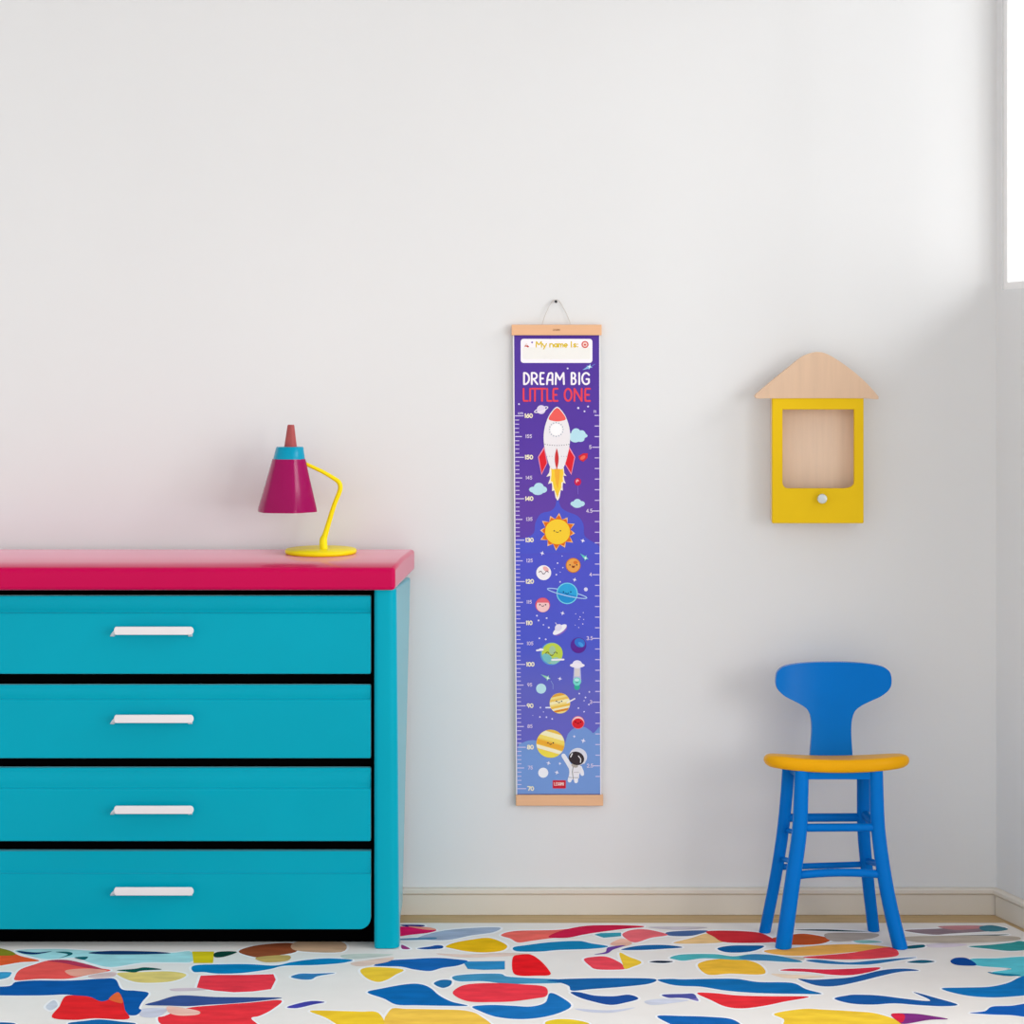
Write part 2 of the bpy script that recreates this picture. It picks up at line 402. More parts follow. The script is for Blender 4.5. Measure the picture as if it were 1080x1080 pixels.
 ((25, 80, 165), 4, 1, [(960,530),(1040,510),(1100,505),(1240,510),(1400,530),(1540,545),(1560,535),(1460,488),(1600,525),(1740,568),(1640,578),(1480,570),(1340,560),(1200,568),(1060,560)]),
 ((250, 205, 60), 4, 1, [(580,625),(760,595),(900,600),(1080,610),(1230,625),(1380,680),(1300,720),(700,720),(640,660)]),
 ((40, 70, 80), 4, 1, [(700,95),(900,92),(1080,100),(1180,105),(1000,105)]),
 ((130, 50, 130), 5, 2, [(240,628),(380,625),(500,640),(600,660),(480,665),(330,690),(290,680)]),
 ((220, 40, 70), 5, 3, [(240,628),(320,630),(320,670),(290,680)]),
 ((150, 130, 140), 5, 1, [(320,98),(520,88),(800,72),(960,80),(900,100),(620,118),(500,125)]),
 ((200, 140, 145), 5, 2, [(540,72),(820,68),(800,85),(640,95)]),
 ((70, 120, 150), 5, 2, [(800,75),(880,66),(980,90),(900,105),(820,100)]),
 ((100, 120, 125), 5, 1, [(600,132),(900,124),(980,126),(760,140),(560,142)]),
 ((60, 150, 165), 5, 1, [(730,200),(860,190),(1000,175),(1060,165),(1140,190),(1140,215),(1000,228),(860,215)]),
 ((95, 195, 225), 5, 1, [(740,280),(900,275),(1150,272),(1150,390),(960,375),(880,362),(1000,340),(780,320)]),
 ((10, 65, 160), 5, 2, [(615,290),(650,272),(720,275),(780,318),(680,320),(630,310)]),
 ((20, 120, 170), 5, 2, [(850,362),(960,372),(1060,380),(1000,388),(900,378)]),
 ((15, 110, 195), 5, 1, [(560,465),(700,460),(860,455),(980,430),(1060,392),(1150,380),(1150,490),(960,520),(780,518),(640,495)]),
 ((20, 85, 185), 5, 1, [(735,620),(830,610),(880,580),(1000,575),(1150,560),(1150,645),(1000,635),(860,630)]),
 ((20, 90, 120), 5, 1, [(340,198),(440,188),(445,205),(340,215)]),
 ((30, 90, 130), 5, 1, [(340,300),(430,285),(515,295),(440,306)]),
 ((232, 208, 196), 2, 0.6, [(600,245),(800,250),(1000,240),(1200,248),(1000,264),(760,268)]),
 ((234, 206, 192), 2, 0.6, [(60,305),(200,282),(330,268),(290,298),(120,325)]),
 ((205, 214, 206), 2, 0.6, [(0,255),(150,245),(330,250),(200,270),(40,280)]),
 ((196, 184, 170), 5, 0.6, [(320,140),(700,130),(1000,135),(1060,150),(1000,165),(700,178),(400,172)]),
 ((186, 174, 164), 4, 0.6, [(900,120),(1080,112),(1240,122),(1180,152),(960,168)]),
 ((222, 212, 224), 5, 0.6, [(460,190),(560,178),(720,186),(640,202),(500,206)]),
 ((206, 198, 206), 3, 0.6, [(860,78),(1080,74),(1240,80),(1060,96)]),
 ((208, 200, 186), 4, 0.6, [(560,262),(760,268),(740,290),(600,282)]),
 ((208, 210, 226), 0, 0.6, [(880,600),(1000,588),(1060,600),(1000,645),(900,645)]),
 ((210, 214, 232), 3, 0.6, [(400,592),(600,604),(780,586),(640,618),(480,614)]),
 ((212, 216, 232), 3, 0.6, [(840,545),(960,530),(1120,540),(1000,560),(880,570)]),
 ((226, 200, 200), 0, 0.6, [(560,385),(700,362),(740,372),(700,395),(600,402)]),
 ((236, 214, 190), 4, 0.6, [(560,372),(700,378),(900,388),(780,402),(640,398)]),
 ((216, 198, 208), 1, 0.6, [(0,468),(140,462),(260,470),(140,480),(20,482)]),
 ((150, 210, 205), 5, 1, [(0,165),(100,160),(180,172),(60,180)]),
]
bm = bmesh.new()
t_end = 2.3
RB = -0.097
edge = [Vector((-2.3, RB, 0)), W(0.10, -0.035, 0), W(2.2, -0.035, 0), Vector((-2.3, W(2.2, 0, 0).y, 0))]
edge[1].y = RB
lo = [bm.verts.new((v.x, v.y, 0.0)) for v in edge]; hi = [bm.verts.new((v.x, v.y, RUG_Z)) for v in edge]
bm.faces.new(lo[::-1]); bm.faces.new(hi)
for i in range(4): bm.faces.new((lo[i], lo[(i + 1) % 4], hi[(i + 1) % 4], hi[i]))
bmesh.ops.recalc_face_normals(bm, faces=bm.faces)
def inside(v): return v.y <= RB - 0.001 and (v - W(0, -0.037, 0)).dot(NO) < 0
def clampv(v):
    v.y = min(v.y, RB - 0.002)
    k = (v - W(0, -0.037, 0)).dot(NO)
    if k > 0: v -= Vector((NO.x, NO.y, 0)) * k
    return v
FLATN = [0]
def flat(pts, z, idx):
    FLATN[0] += 1
    vs = [bm.verts.new((p.x, p.y, z + 0.000003 * (FLATN[0] % 30))) for p in pts]
    f = bm.faces.new(vs); f.material_index = idx
    f.normal_update()
    if f.normal.z < 0: f.normal_flip()
    bmesh.ops.triangulate(bm, faces=[f])
def grow(poly, ax, ay):
    n = len(poly); ar = sum(poly[i][0] * poly[(i + 1) % n][1] - poly[(i + 1) % n][0] * poly[i][1] for i in range(n))
    sg = 1 if ar > 0 else -1; out = []
    for i in range(n):
        dx, dy = poly[(i + 1) % n][0] - poly[i - 1][0], poly[(i + 1) % n][1] - poly[i - 1][1]
        l = math.hypot(dx * 0.4, dy) or 1
        out.append((poly[i][0] + sg * dy / l * ax, poly[i][1] - sg * dx * 0.4 / l * ay))
    return out
def sharp(pts, n=4):
    out = []
    for i in range(len(pts)):
        a, b = pts[i], pts[(i + 1) % len(pts)]
        out += [(a[0] + (b[0] - a[0]) * k / n, a[1] + (b[1] - a[1]) * k / n) for k in range(n)]
    return out
for c, tile, lv, pts in RUG:
    if pts[0] == 's': poly = sharp(pts[1:])
    else: poly = spline(pts, 5, True)
    poly = [(180 * tile + x / 6.0, 965 + y / 6.0) for x, y in poly]
    if lv == 1:
        flat([clampv(G(x, y, RUG_Z)) for x, y in grow(poly, 2.6, 1.2)], RUG_Z + 0.0001, 1)
    flat([clampv(G(x, y, RUG_Z)) for x, y in poly], RUG_Z + 0.0001 * (1 + lv), rugcol(c))
# the pattern goes on past the edges of the photograph
rnd = random.Random(4)
palette = [BLU, (240, 60, 75), (250, 205, 60), (15, 110, 195), (235, 40, 45), (95, 195, 225), (20, 70, 160), (245, 190, 60)]
def blob(cx, cy):
    n = rnd.randint(6, 8); a0 = rnd.uniform(0, 6.28); rx, ry = rnd.uniform(0.05, 0.10), rnd.uniform(0.04, 0.07)
    pts = []
    for i in range(n):
        a = a0 + 2 * math.pi * i / n; k = rnd.uniform(0.65, 1.2)
        pts.append((cx + rx * k * math.cos(a), cy + ry * k * math.sin(a)))
    poly = [Vector((x, y, 0)) for x, y in spline(pts, 5, True)]
    if all(inside(v) for v in poly):
        flat(poly, RUG_Z + 0.0002, rugcol(rnd.choice(palette)))
for i in range(18):
    for j in range(7):
        blob(-2.15 + i * 0.22 + rnd.uniform(-0.03, 0.03), -1.02 - j * 0.17 + rnd.uniform(-0.02, 0.02))
for i in range(4):
    for j in range(4):
        blob(-2.15 + i * 0.21, -0.22 - j * 0.18)
rug = obj('rug', bm, rug_mats, recalc=False)
tag(rug, 'cream rug printed with abstract blue, red and yellow brush shapes covering the floor', 'rug')

# ------------------------------------------------------------------ the chest of drawers
YF = -0.3232
XC = (162 - 540) / PPM / (5 / (5 - 0.318))
dresser = thing('chest_of_drawers', 'teal four-drawer chest of drawers with a thick magenta pink top, left of the growth chart', 'chest of drawers', (XC, -0.17, RUG_Z))
def mir(v, side): return Vector((v.x if side > 0 else 2 * XC - v.x, v.y, v.z))

# top: flat at the back, sloping to a soft front lip, wider at the back
prof = [(-0.335, P(0, 623, -0.335).z), (-0.335, P(0, 601, -0.335).z), (-0.325, 0.8705), (-0.260, 0.8768), (-0.200, 0.8819), (-0.02, 0.8867), (-0.02, 0.835)]
xf, xr = P(416.5, 0, -0.335).x, P(437.5, 0, -0.02).x
def slab_end(side):
    out = []
    for y, z in prof:
        k = (y + 0.335) / 0.315
        out.append(mir(Vector((xf + (xr - xf) * k, y, z)), side))
    return out
bm = bmesh.new()
e0, e1 = slab_end(-1), slab_end(1)
rings(bm, [[a.lerp(b, t) for a, b in zip(e0, e1)] for t in (0, 1)])
obj('top_board', bm, M_PINK, dresser, bevel=0.009, seg=4, angle=32)

ZT = 0.8200
for side in (1, -1):
    # front corner post, rounded, standing on the rug
    bm = bmesh.new()
    a, b = P(394.5, 621, YF), P(418, 621, YF)
    c, d = P(394.5, 1003, YF), P(421, 1003, YF)
    z1, z0 = ZT, RUG_Z + 0.0006
    def post_ring(xl, xr, z):
        rl, rr_, out = 0.010, 0.020, []
        for k in range(9):
            t = math.pi / 2 * k / 8; out.append((xl + rl - rl * math.cos(t), YF + rl - rl * math.sin(t)))
        for k in range(9):
            t = math.pi / 2 * k / 8; out.append((xr - rr_ + rr_ * math.sin(t), YF + rr_ - rr_ * math.cos(t)))
        out += [(xr, YF + 0.05), (xl, YF + 0.05)]
        return [mir(Vector((x, y, z)), side) for x, y in out]
    rings(bm, [post_ring(c.x, d.x, z0), post_ring(a.x, b.x, z1)])
    obj('corner_post', bm, M_TEAL, dresser, bevel=0.0025, seg=2, angle=60)
    # side panel flaring out towards the top rear
    bm = bmesh.new()
    o = -0.001
    xi = P(398, 0, YF).x
    f_b, f_t = d.x - 0.004, b.x - 0.002
    r_b, r_t = P(424.5, 0, -0.03).x, P(433, 0, -0.03).x
    q = [Vector((xi, YF + 0.049, 0.03)), Vector((f_b, YF + 0.049, 0.03)), Vector((f_t, YF + 0.049, z1)), Vector((xi, YF + 0.049, z1)),
         Vector((xi, -0.03, 0.03)), Vector((r_b, -0.03, 0.03)), Vector((r_t, -0.03, z1)), Vector((xi, -0.03, z1))]
    hexa(bm, [mir(v, side) for v in q])
    obj('side_panel', bm, M_TEAL, dresser, bevel=0.006, seg=4)
    # back foot
    bm = bmesh.new()
    box(bm, (min(mir(Vector((xi, 0, 0)), side).x, mir(Vector((r_b, 0, 0)), side).x) + 0.004, -0.150, RUG_Z + 0.0006),
            (max(mir(Vector((xi, 0, 0)), side).x, mir(Vector((r_b, 0, 0)), side).x) - 0.004, -0.110, 0.032))
    obj('back_foot', bm, M_TEAL, dresser, bevel=0.003)

# carcass, coloured black as shade in the gaps: back, bottom, rails between the drawers
XL, XR = 2 * XC - P(394, 0, YF).x, P(394, 0, YF).x
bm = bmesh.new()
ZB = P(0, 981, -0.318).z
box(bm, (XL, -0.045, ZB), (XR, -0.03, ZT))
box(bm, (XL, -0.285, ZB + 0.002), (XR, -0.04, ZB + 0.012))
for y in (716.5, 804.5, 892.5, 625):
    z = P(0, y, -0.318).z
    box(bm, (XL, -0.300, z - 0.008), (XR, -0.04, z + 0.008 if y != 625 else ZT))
box(bm, (XL, -0.262, RUG_Z + 0.0006), (XR, -0.250, ZB + 0.004))  # added black panel imitating the deep shade under the chest
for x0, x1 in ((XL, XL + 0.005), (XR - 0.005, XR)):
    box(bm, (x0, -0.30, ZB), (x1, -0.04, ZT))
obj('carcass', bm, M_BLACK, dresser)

YD = -0.318
rows = [(628.5, 711, 647, 665.5), (722.5, 800, 738, 758.5), (810, 887.5, 832, 854.5), (898, 980, 922, 940.5)]
for i, (ya, yb, yg, yh) in enumerate(rows):
    bm = bmesh.new()
    xr_ = P(391, 0, YD).x; xl_ = 2 * XC - xr_
    zt, zb, zg = P(0, ya, YD).z, P(0, yb, YD).z, P(0, yg, YD).z
    # profile of the front: recessed lip along the top, a shallow groove, then the proud panel
    pr = [(YD + 0.022, zb), (YD, zb), (YD, zg), (YD + 0.0075, zg + 0.0015), (YD + 0.0080, zg + 0.005), (YD + 0.0020, zt - 0.004), (YD + 0.0020, zt), (YD + 0.022, zt)]
    if i < 3:
        stations = [(xl_, 0), (xr_, 0)]
    else:                                                  # the lowest front has rounded lower corners
        rc = 0.026
        arc = [(rc * (1 - math.cos(math.pi / 2 * k / 8)), rc * (1 - math.sin(math.pi / 2 * k / 8))) for k in range(9)]
        stations = [(xl_ + u, v) for u, v in arc] + [(xr_ - u, v) for u, v in arc[::-1]]
    rings(bm, [[Vector((x, y, max(z, zb + lift))) for y, z in pr] for x, lift in stations])
    dr = obj('drawer', bm, M_TEAL, dresser, bevel=0.004 if i < 3 else 0.006, seg=3, angle=50)
    # the box behind the front
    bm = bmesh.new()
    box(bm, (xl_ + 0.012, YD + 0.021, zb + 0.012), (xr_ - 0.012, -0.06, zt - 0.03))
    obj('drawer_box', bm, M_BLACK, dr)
    bm = bmesh.new()
    YH = YD - 0.026
    h0, h1 = P(120, yh + 4.2, YH), P(204, yh - 4.4, YH)
    n = 10; r = (h1.z - h0.z) / 2; zc = (h1.z + h0.z) / 2
    ol = [(h0.x + r * 0.55 + r * 0.55 * math.cos(a), zc + r * math.sin(a)) for a in [math.pi / 2 + math.pi * k / n for k in range(n + 1)]]
    ol += [(h1.x - r * 0.8 + r * 0.8 * math.cos(a), zc + r * math.sin(a)) for a in [-math.pi / 2 + math.pi * k / n for k in range(n + 1)]]
    prism(bm, ol, YH, YH + 0.007)
    for hx, lean in ((h0.x + 0.001, -0.016), (h1.x - 0.013, -0.004)):
        s0 = [Vector((hx + dx, YH + 0.006, zc + dz)) for dx, dz in ((0, -0.006), (0.007, -0.006), (0.007, 0.004), (0, 0.004))]
        s1 = [Vector((hx + lean + dx, YD + 0.001, zc + dz)) for dx, dz in ((0, -0.0165), (0.011, -0.0165), (0.011, -0.009), (0.004, -0.009))]
        hexa(bm, s0 + s1)
    hd = obj('handle', bm, M_HANDLE, dr, bevel=0.0015, seg=2)
    hd['label'] = 'white metal bar handle'

# ------------------------------------------------------------------ the desk lamp
LY = -0.115
base_c = P(338.5, 581, LY); base_c.z = 0.8819 + 0.0267 * (0.200 + LY)
lamp = thing('desk_lamp', 'small desk lamp with magenta cone shade and yellow arm on the pink chest top', 'lamp', base_c)
bm = bmesh.new()
R = 37.6 / PPM / (5 / (5 + LY))
lathe(bm, base_c, [(R * 0.97, 0.0), (R, 0.003), (R, 0.008), (R * 0.975, 0.0105), (0.012, 0.0112)], 56)
bm.transform(Matrix.Translation(base_c) @ Matrix.Rotation(math.atan(0.0267), 4, 'X') @ Matrix.Translation(-base_c))
obj('base', bm, M_YEL, lamp, smooth=True).data.set_sharp_from_angle(angle=math.radians(50))
bm = bmesh.new()
LS = LY
arm = [P(341.5, 576, LS), P(341, 570, LS), P(343.5, 562, LS), P(352, 534, LS), P(357.6, 520, LS), P(359, 513.5, LS), P(357.2, 508.5, LS), P(352, 504.5, LS), P(340, 497.5, LS), P(322, 489, LS)]
arm[0].z = base_c.z + 0.009
rr = [0.0095, 0.0092, 0.0066, 0.0055, 0.0056, 0.0058, 0.0056, 0.005, 0.0046, 0.0044]
path = spline([tuple(a) + (r,) for a, r in zip(arm, rr)], 5)
tube(bm, [p[:3] for p in path], [p[3] for p in path], 14)
obj('arm', bm, M_YEL, lamp, smooth=True)
# shade: a rounded six-sided cone, open below
def shade_ring(cx, py, rpx, mixv, rim=0.0, n=72):
    c = P(cx, py, LS); r = rpx / PPM / (5 / (5 + LS)); out = []
    for k in range(n):
        a = 2 * math.pi * k / n
        ph = math.radians(-90 + 19)                       # a corner here, seen a little right of the centre
        d = ((a - ph) % (math.pi / 3)) - math.pi / 6
        hexr = math.cos(math.pi / 6) / math.cos(d)
        q = r * (mixv * hexr + (1 - mixv))
        out.append(c + Vector((q * math.cos(a), q * math.sin(a), 0)))
    return out
bm = bmesh.new()
outer = [(303, 539.5, 32.6), (303, 536, 32.2), (303.8, 512, 25.6), (304.6, 484, 18.2)]
rs = [shade_ring(c, y, r, 0.6) for c, y, r in outer]
inner = [shade_ring(c, y, r - 1.2, 0.6) for c, y, r in outer[::-1]]
rings(bm, rs + inner, cap=False)
# close the lower rim
bm.verts.ensure_lookup_table()
n = 72; first = bm.verts[:n]; last = bm.verts[-n:]
for k in range(n): bm.faces.new((first[k], last[k], last[(k + 1) % n], first[(k + 1) % n]))
shade = obj('lamp_shade', bm, M_SHADE, lamp, smooth=True)
shade.data.set_sharp_from_angle(angle=math.radians(60))
bm = bmesh.new()
rings(bm, [shade_ring(304.8, 485.5, 17.4, 0.3), shade_ring(304.9, 484.5, 17.3, 0.3), shade_ring(305.6, 472, 14.9, 0.3), shade_ring(305.6, 471.2, 14.2, 0.3)])
col = obj('collar', bm, M_COLLAR, shade, smooth=True); col.data.set_sharp_from_angle(angle=math.radians(60)); col['label'] = 'cyan ring between the shade and its tip'
bm = bmesh.new()
rings(bm, [shade_ring(306.4, 472.5, 7.0, 0.5), shade_ring(306.4, 471, 6.9, 0.5), shade_ring(306.8, 449, 3.8, 0.5), shade_ring(306.8, 448, 3.3, 0.5)])
tip = obj('tip', bm, M_TIP, shade, smooth=True); tip.data.set_sharp_from_angle(angle=math.radians(60)); tip['label'] = 'dusty rose tapered tip'
bm = bmesh.new()
cb = P(303.5, 515, LS)
lathe(bm, cb, [(0.008, 0.07), (0.012, 0.065), (0.012, 0.035), (0.010, 0.03), (0.022, 0.01), (0.026, -0.012), (0.020, -0.032), (0.006, -0.041)], 24)
bulb = obj('bulb', bm, mat('frosted_bulb', (240, 236, 228), 0.4, vary=0.01), shade, smooth=True)

# ------------------------------------------------------------------ the chair
chair = thing('child_chair', 'blue wooden child chair with a T-shaped back and yellow seat, right of the growth chart', 'chair', (P(882, 0, -0.235).x, -0.235, RUG_Z))
SY = -0.238
sc = P(882, 805.0, SY)
hx, hy, th = 76.3 / PPM / (5 / (5 + SY)), 0.074, 0.0150
def seat_ring(k, dz):
    out = []
    for i in range(64):
        a = 2 * math.pi * i / 64
        ca, sa = math.cos(a), math.sin(a)
        ex = 2 / 2.7
        x = math.copysign(abs(ca) ** ex, ca); y = math.copysign(abs(sa) ** ex, sa)
        z = sc.z + 0.0105 * (x * k) ** 2 - 0.002 - 0.105 * (y * k * hy)
        out.append(Vector((sc.x + x * hx * k, SY + y * hy * k, z + dz)))
    return out
bm = bmesh.new()
seat_rings = []
for k, f in ((0.10, -1), (0.5, -1), (0.85, -1), (0.93, -0.93), (0.975, -0.65), (0.995, -0.3), (1.0, 0.05), (0.992, 0.4), (0.965, 0.75), (0.92, 0.96), (0.84, 1.0), (0.5, 1.0), (0.10, 1.0)):
    seat_rings.append(seat_ring(k, th * f))
rings(bm, seat_rings)
st = obj('seat', bm, M_SEAT, chair, smooth=True); st['label'] = 'yellow saddle-shaped seat'
# back: a T-shaped curved board
rowsB = [(698, 16), (698.6, 32), (699.8, 44), (701.2, 51), (703.2, 55.5), (706.5, 58.8), (711, 60.2), (716, 60.6), (721, 60), (725.5, 57.8), (729, 54.5), (733, 49.5), (737, 42), (741, 34.5), (744.5, 29), (748, 25.2), (752, 23), (757, 21.6), (764, 20.8), (775, 20.8), (786, 21.6), (798, 22.4), (806, 22.6)]
rowsB = spline(rowsB, 2)
bm = bmesh.new()
def bk(py, u, hw, off):
    k = (py - 698) / 100.0
    Y = -0.110 - 0.050 * k
    cx = 876.8 - 0.8 * k
    p = P(cx + u * hw, py, Y)
    p.y += off - 0.030 * (u * hw / 60.0) ** 2
    return p
nc = 16
fr_, bk_ = [], []
for py, hw in rowsB:
    fr_.append([bm.verts.new(bk(py, -1 + 2 * i / nc, hw, -0.009)) for i in range(nc + 1)])
    bk_.append([bm.verts.new(bk(py, -1 + 2 * i / nc, hw, 0.009)) for i in range(nc + 1)])
for r in range(len(rowsB) - 1):
    for i in range(nc):
        bm.faces.new((fr_[r][i], fr_[r][i + 1], fr_[r + 1][i + 1], fr_[r + 1][i]))
        bm.faces.new((bk_[r][i], bk_[r + 1][i], bk_[r + 1][i + 1], bk_[r][i + 1]))
    bm.faces.new((fr_[r][0], fr_[r + 1][0], bk_[r + 1][0], bk_[r][0]))
    bm.faces.new((fr_[r][nc], bk_[r][nc], bk_[r + 1][nc], fr_[r + 1][nc]))
for i in range(nc):
    bm.faces.new((fr_[0][i], bk_[0][i], bk_[0][i + 1], fr_[0][i + 1]))
    bm.faces.new((fr_[-1][i], fr_[-1][i + 1], bk_[-1][i + 1], bk_[-1][i]))
obj('backrest', bm, M_BLUE, chair, bevel=0.004, seg=3, angle=60)
# legs: path as (px, py, depth), ring planes level so the feet sit flat
zs = sc.z - 0.005
def leg(pts, r0, r1):
    bm = bmesh.new()
    ps = [P(*p) for p in pts]
    ps[0].z = zs; ps[-1].z = RUG_Z
    sp = spline([tuple(p) for p in ps], 6)
    nn = len(sp)
    tube(bm, sp, [r0 + (r1 - r0) * i / (nn - 1) for i in range(nn)], 20, horizontal=True)
    return obj('leg', bm, M_BLUE, chair, bevel=0.002, seg=2, angle=50)
FL = [(845.5, 812, -0.285), (844.8, 840, -0.288), (843, 878, -0.293), (836.7, 924, -0.300), (826, 1000, -0.312)]
FR = [(924, 812, -0.285), (924.6, 840, -0.287), (926.5, 878, -0.291), (932.8, 924, -0.299), (940, 961, -0.305), (949.5, 1002, -0.314)]
RL = [(832, 812, -0.195), (829.5, 840, -0.193), (825.5, 878, -0.190), (818.3, 924, -0.186), (806.5, 985, -0.180)]
RR = [(911, 812, -0.195), (910.7, 840, -0.193), (911, 878, -0.190), (915, 924, -0.182), (921.5, 982, -0.168)]
leg(FL, 0.0165, 0.0186); leg(FR, 0.0158, 0.0176); leg(RL, 0.0148, 0.0138); leg(RR, 0.0160, 0.0140)
def rail(name, a, b, r, sag=0.0, flatk=1.0):
    bm = bmesh.new(); a, b = P(*a), P(*b)
    pts = [a.lerp(b, t / 8) + Vector((0, 0, sag * (1 - (2 * t / 8 - 1) ** 2))) for t in range(9)]
    tube(bm, pts, r, 14)
    obj(name, bm, M_BLUE, chair, smooth=True)
rail('stretcher', (843.5, 873, -0.292), (926, 872.5, -0.291), 0.0095)
rail('stretcher', (838, 923.5, -0.299), (932, 922.5, -0.298), 0.0095, 0.006)
rail('stretcher', (826.5, 862.5, -0.191), (911, 862, -0.191), 0.0100)
rail('stretcher', (820.5, 914.5, -0.187), (913.8, 911.5, -0.184), 0.0072)
rail('stretcher', (842.5, 878, -0.293), (830, 876, -0.197), 0.0060)
rail('stretcher', (838.5, 909, -0.298), (825, 906, -0.194), 0.0060)
rail('stretcher', (926.5, 876, -0.291), (911, 857, -0.191), 0.0105)
rail('stretcher', (931.0, 912, -0.297), (914, 908, -0.184), 0.0075)
bm = bmesh.new()
zl = P(0, 821.5, -0.285).z; za = zs - 0.002
x0, x1 = P(840, 0, -0.285).x, P(930, 0, -0.285).x
xb0, xb1 = P(828, 0, -0.195).x, P(914, 0, -0.195).x
def bar(p, q, w):
    hexa(bm, [Vector((p[0], p[1] - w, zl)), Vector((q[0], q[1] - w, zl)), Vector((q[0], q[1] - w, za)), Vector((p[0], p[1] - w, za)),
              Vector((p[0], p[1] + w, zl)), Vector((q[0], q[1] + w, zl)), Vector((q[0], q[1] + w, za)), Vector((p[0], p[1] + w, za))])
bar((x0, -0.285), (x1, -0.285), 0.007); bar((xb0, -0.195), (xb1, -0.195), 0.007)
for xa, xb in ((x0 + 0.011, xb0 + 0.011), (x1 - 0.011, xb1 - 0.011)):
    hexa(bm, [Vector((xa - 0.006, -0.285, zl)), Vector((xa + 0.006, -0.285, zl)), Vector((xa + 0.006, -0.285, za)), Vector((xa - 0.006, -0.285, za)),
              Vector((xb - 0.006, -0.195, zl)), Vector((xb + 0.006, -0.195, zl)), Vector((xb + 0.006, -0.195, za)), Vector((xb - 0.006, -0.195, za))])
obj('seat_apron', bm, M_BLUE, chair, bevel=0.001)

# ------------------------------------------------------------------ the little house shelf
HF = -0.062
shelf = thing('house_wall_shelf', 'yellow house-shaped wall box with beech roof and silver knob hanging above the chair', 'wall shelf', (P(862, 0, 0).x, 0, P(0, 552, 0).z))
a, b = P(814.5, 419, HF), P(911, 552, HF)
o0, o1 = P(825.5, 432, HF), P(901, 515, HF)
bm = bmesh.new()
# front plate with an opening whose lower corners are rounded
r1, r2 = 0.014, 0.024
hole = [(o0.x, o0.z), (o1.x, o0.z)]
hole += [(o1.x - r2 + r2 * math.cos(t), o1.z + r1 - r1 * math.sin(t)) for t in [math.pi / 2 * k / 8 for k in range(9)]]
hole += [(o0.x + r1 - r1 * math.sin(t), o1.z + r1 - r1 * math.cos(t)) for t in [math.pi / 2 * k / 8 for k in range(9)]]
def ringed(outer_xz, inner_xz, y0, y1):
    cx = sum(p[0] for p in inner_xz) / len(inner_xz); cz = sum(p[1] for p in inner_xz) / len(inner_xz)
    xmn, xmx = min(p[0] for p in outer_xz), max(p[0] for p in outer_xz); zmn, zmx = min(p[1] for p in outer_xz), max(p[1] for p in outer_xz)
    fo, fi, bo, bi = [], [], [], []
    for x, z in inner_xz:
        # match each hole point with a point of the outer rectangle
        u = (x - o0.x) / (o1.x - o0.x); v = (z - o1.z) / (o0.z - o1.z)
        if v > 0.999: q = (xmn if u < 0.5 else xmx, zmx)
        elif v < 1e-6: q = (xmn + (xmx - xmn) * u, zmn)
        elif u < 0.5:
            q = (xmn, zmn + (zmx - zmn) * v * 0.6) if u < 0.03 else (xmn + (xmx - xmn) * u * 0.6, zmn)
        else:
            q = (xmx, zmn + (zmx - zmn) * v * 0.6) if u > 0.97 else (xmx - (xmx - xmn) * (1 - u) * 0.6, zmn)
        fo.append(bm.verts.new((q[0], y0, q[1]))); fi.append(bm.verts.new((x, y0, z)))
        bo.append(bm.verts.new((q[0], y1, q[1]))); bi.append(bm.verts.new((x, y1, z)))
    n = len(fo)
    return fo, fi, bo, bi, n
outline = [(a.x, a.z), (b.x, a.z), (b.x, b.z), (a.x, b.z)]
# simpler and exact: fill between two loops
def loop(pts, y): 
    vs = [bm.verts.new((x, y, z)) for x, z in pts]
    return vs, [bm.edges.new((vs[i], vs[(i + 1) % len(vs)])) for i in range(len(vs))]
HB = HF + 0.014
fv, fe = loop(outline, HF); hv, he = loop(hole, HF)
bmesh.ops.triangle_fill(bm, use_beauty=True, use_dissolve=False, edges=fe + he)
bv, be = loop(outline, HB); gv, ge = loop(hole, HB)
bmesh.ops.triangle_fill(bm, use_beauty=True, use_dissolve=False, edges=be + ge)
for u, w in ((fv, bv), (hv, gv)):
    for i in range(len(u)): bm.faces.new((u[i], u[(i + 1) % len(u)], w[(i + 1) % len(u)], w[i]))
obj('front_frame', bm, M_HYEL, shelf, bevel=0.0022, seg=2, angle=40)
bm = bmesh.new()
e = 0.003
for (p, q) in (((a.x + e, b.z + e), (a.x + 0.012, a.z)), ((b.x - 0.012, b.z + e), (b.x - e, a.z)), ((a.x + 0.012, b.z + e), (b.x - 0.012, b.z + 0.012)), ((a.x + 0.012, a.z - 0.012), (b.x - 0.012, a.z))):
    box(bm, (p[0], HB - 0.001, p[1]), (q[0], -0.001, q[1]))
obj('box_sides', bm, M_BACKP, shelf)
bm = bmesh.new()
box(bm, (a.x + 0.011, -0.012, b.z + 0.011), (b.x - 0.011, -0.004, a.z - 0.011))
obj('back_panel', bm, M_BACKP, shelf)['label'] = 'pale beech back of the opening'
RY = HF + 0.001
roof = [(797, 419), (796.5, 417.5), (799, 414.5), (815, 401), (833, 386.5), (845, 377), (854, 372.8), (862, 371.2), (870, 372.5), (880, 377.5), (898, 390), (914, 404), (925.5, 417), (926.5, 419.5), (925, 421.2), (911, 420.2), (862, 420), (814, 420.2), (800, 420.4)]
rs_ = spline(roof, 4, True)
bm = bmesh.new()
prism(bm, [(P(x, y, RY - 0.004).x, P(x, y, RY - 0.004).z) for x, y in rs_], RY - 0.004, RY + 0.018)
obj('roof_board', bm, M_ROOF, shelf, bevel=0.003, seg=3, angle=50)['label'] = 'pale beech roof with a rounded peak'
bm = bmesh.new()
kc = P(867, 526, HF - 0.012); kr = 0.0118
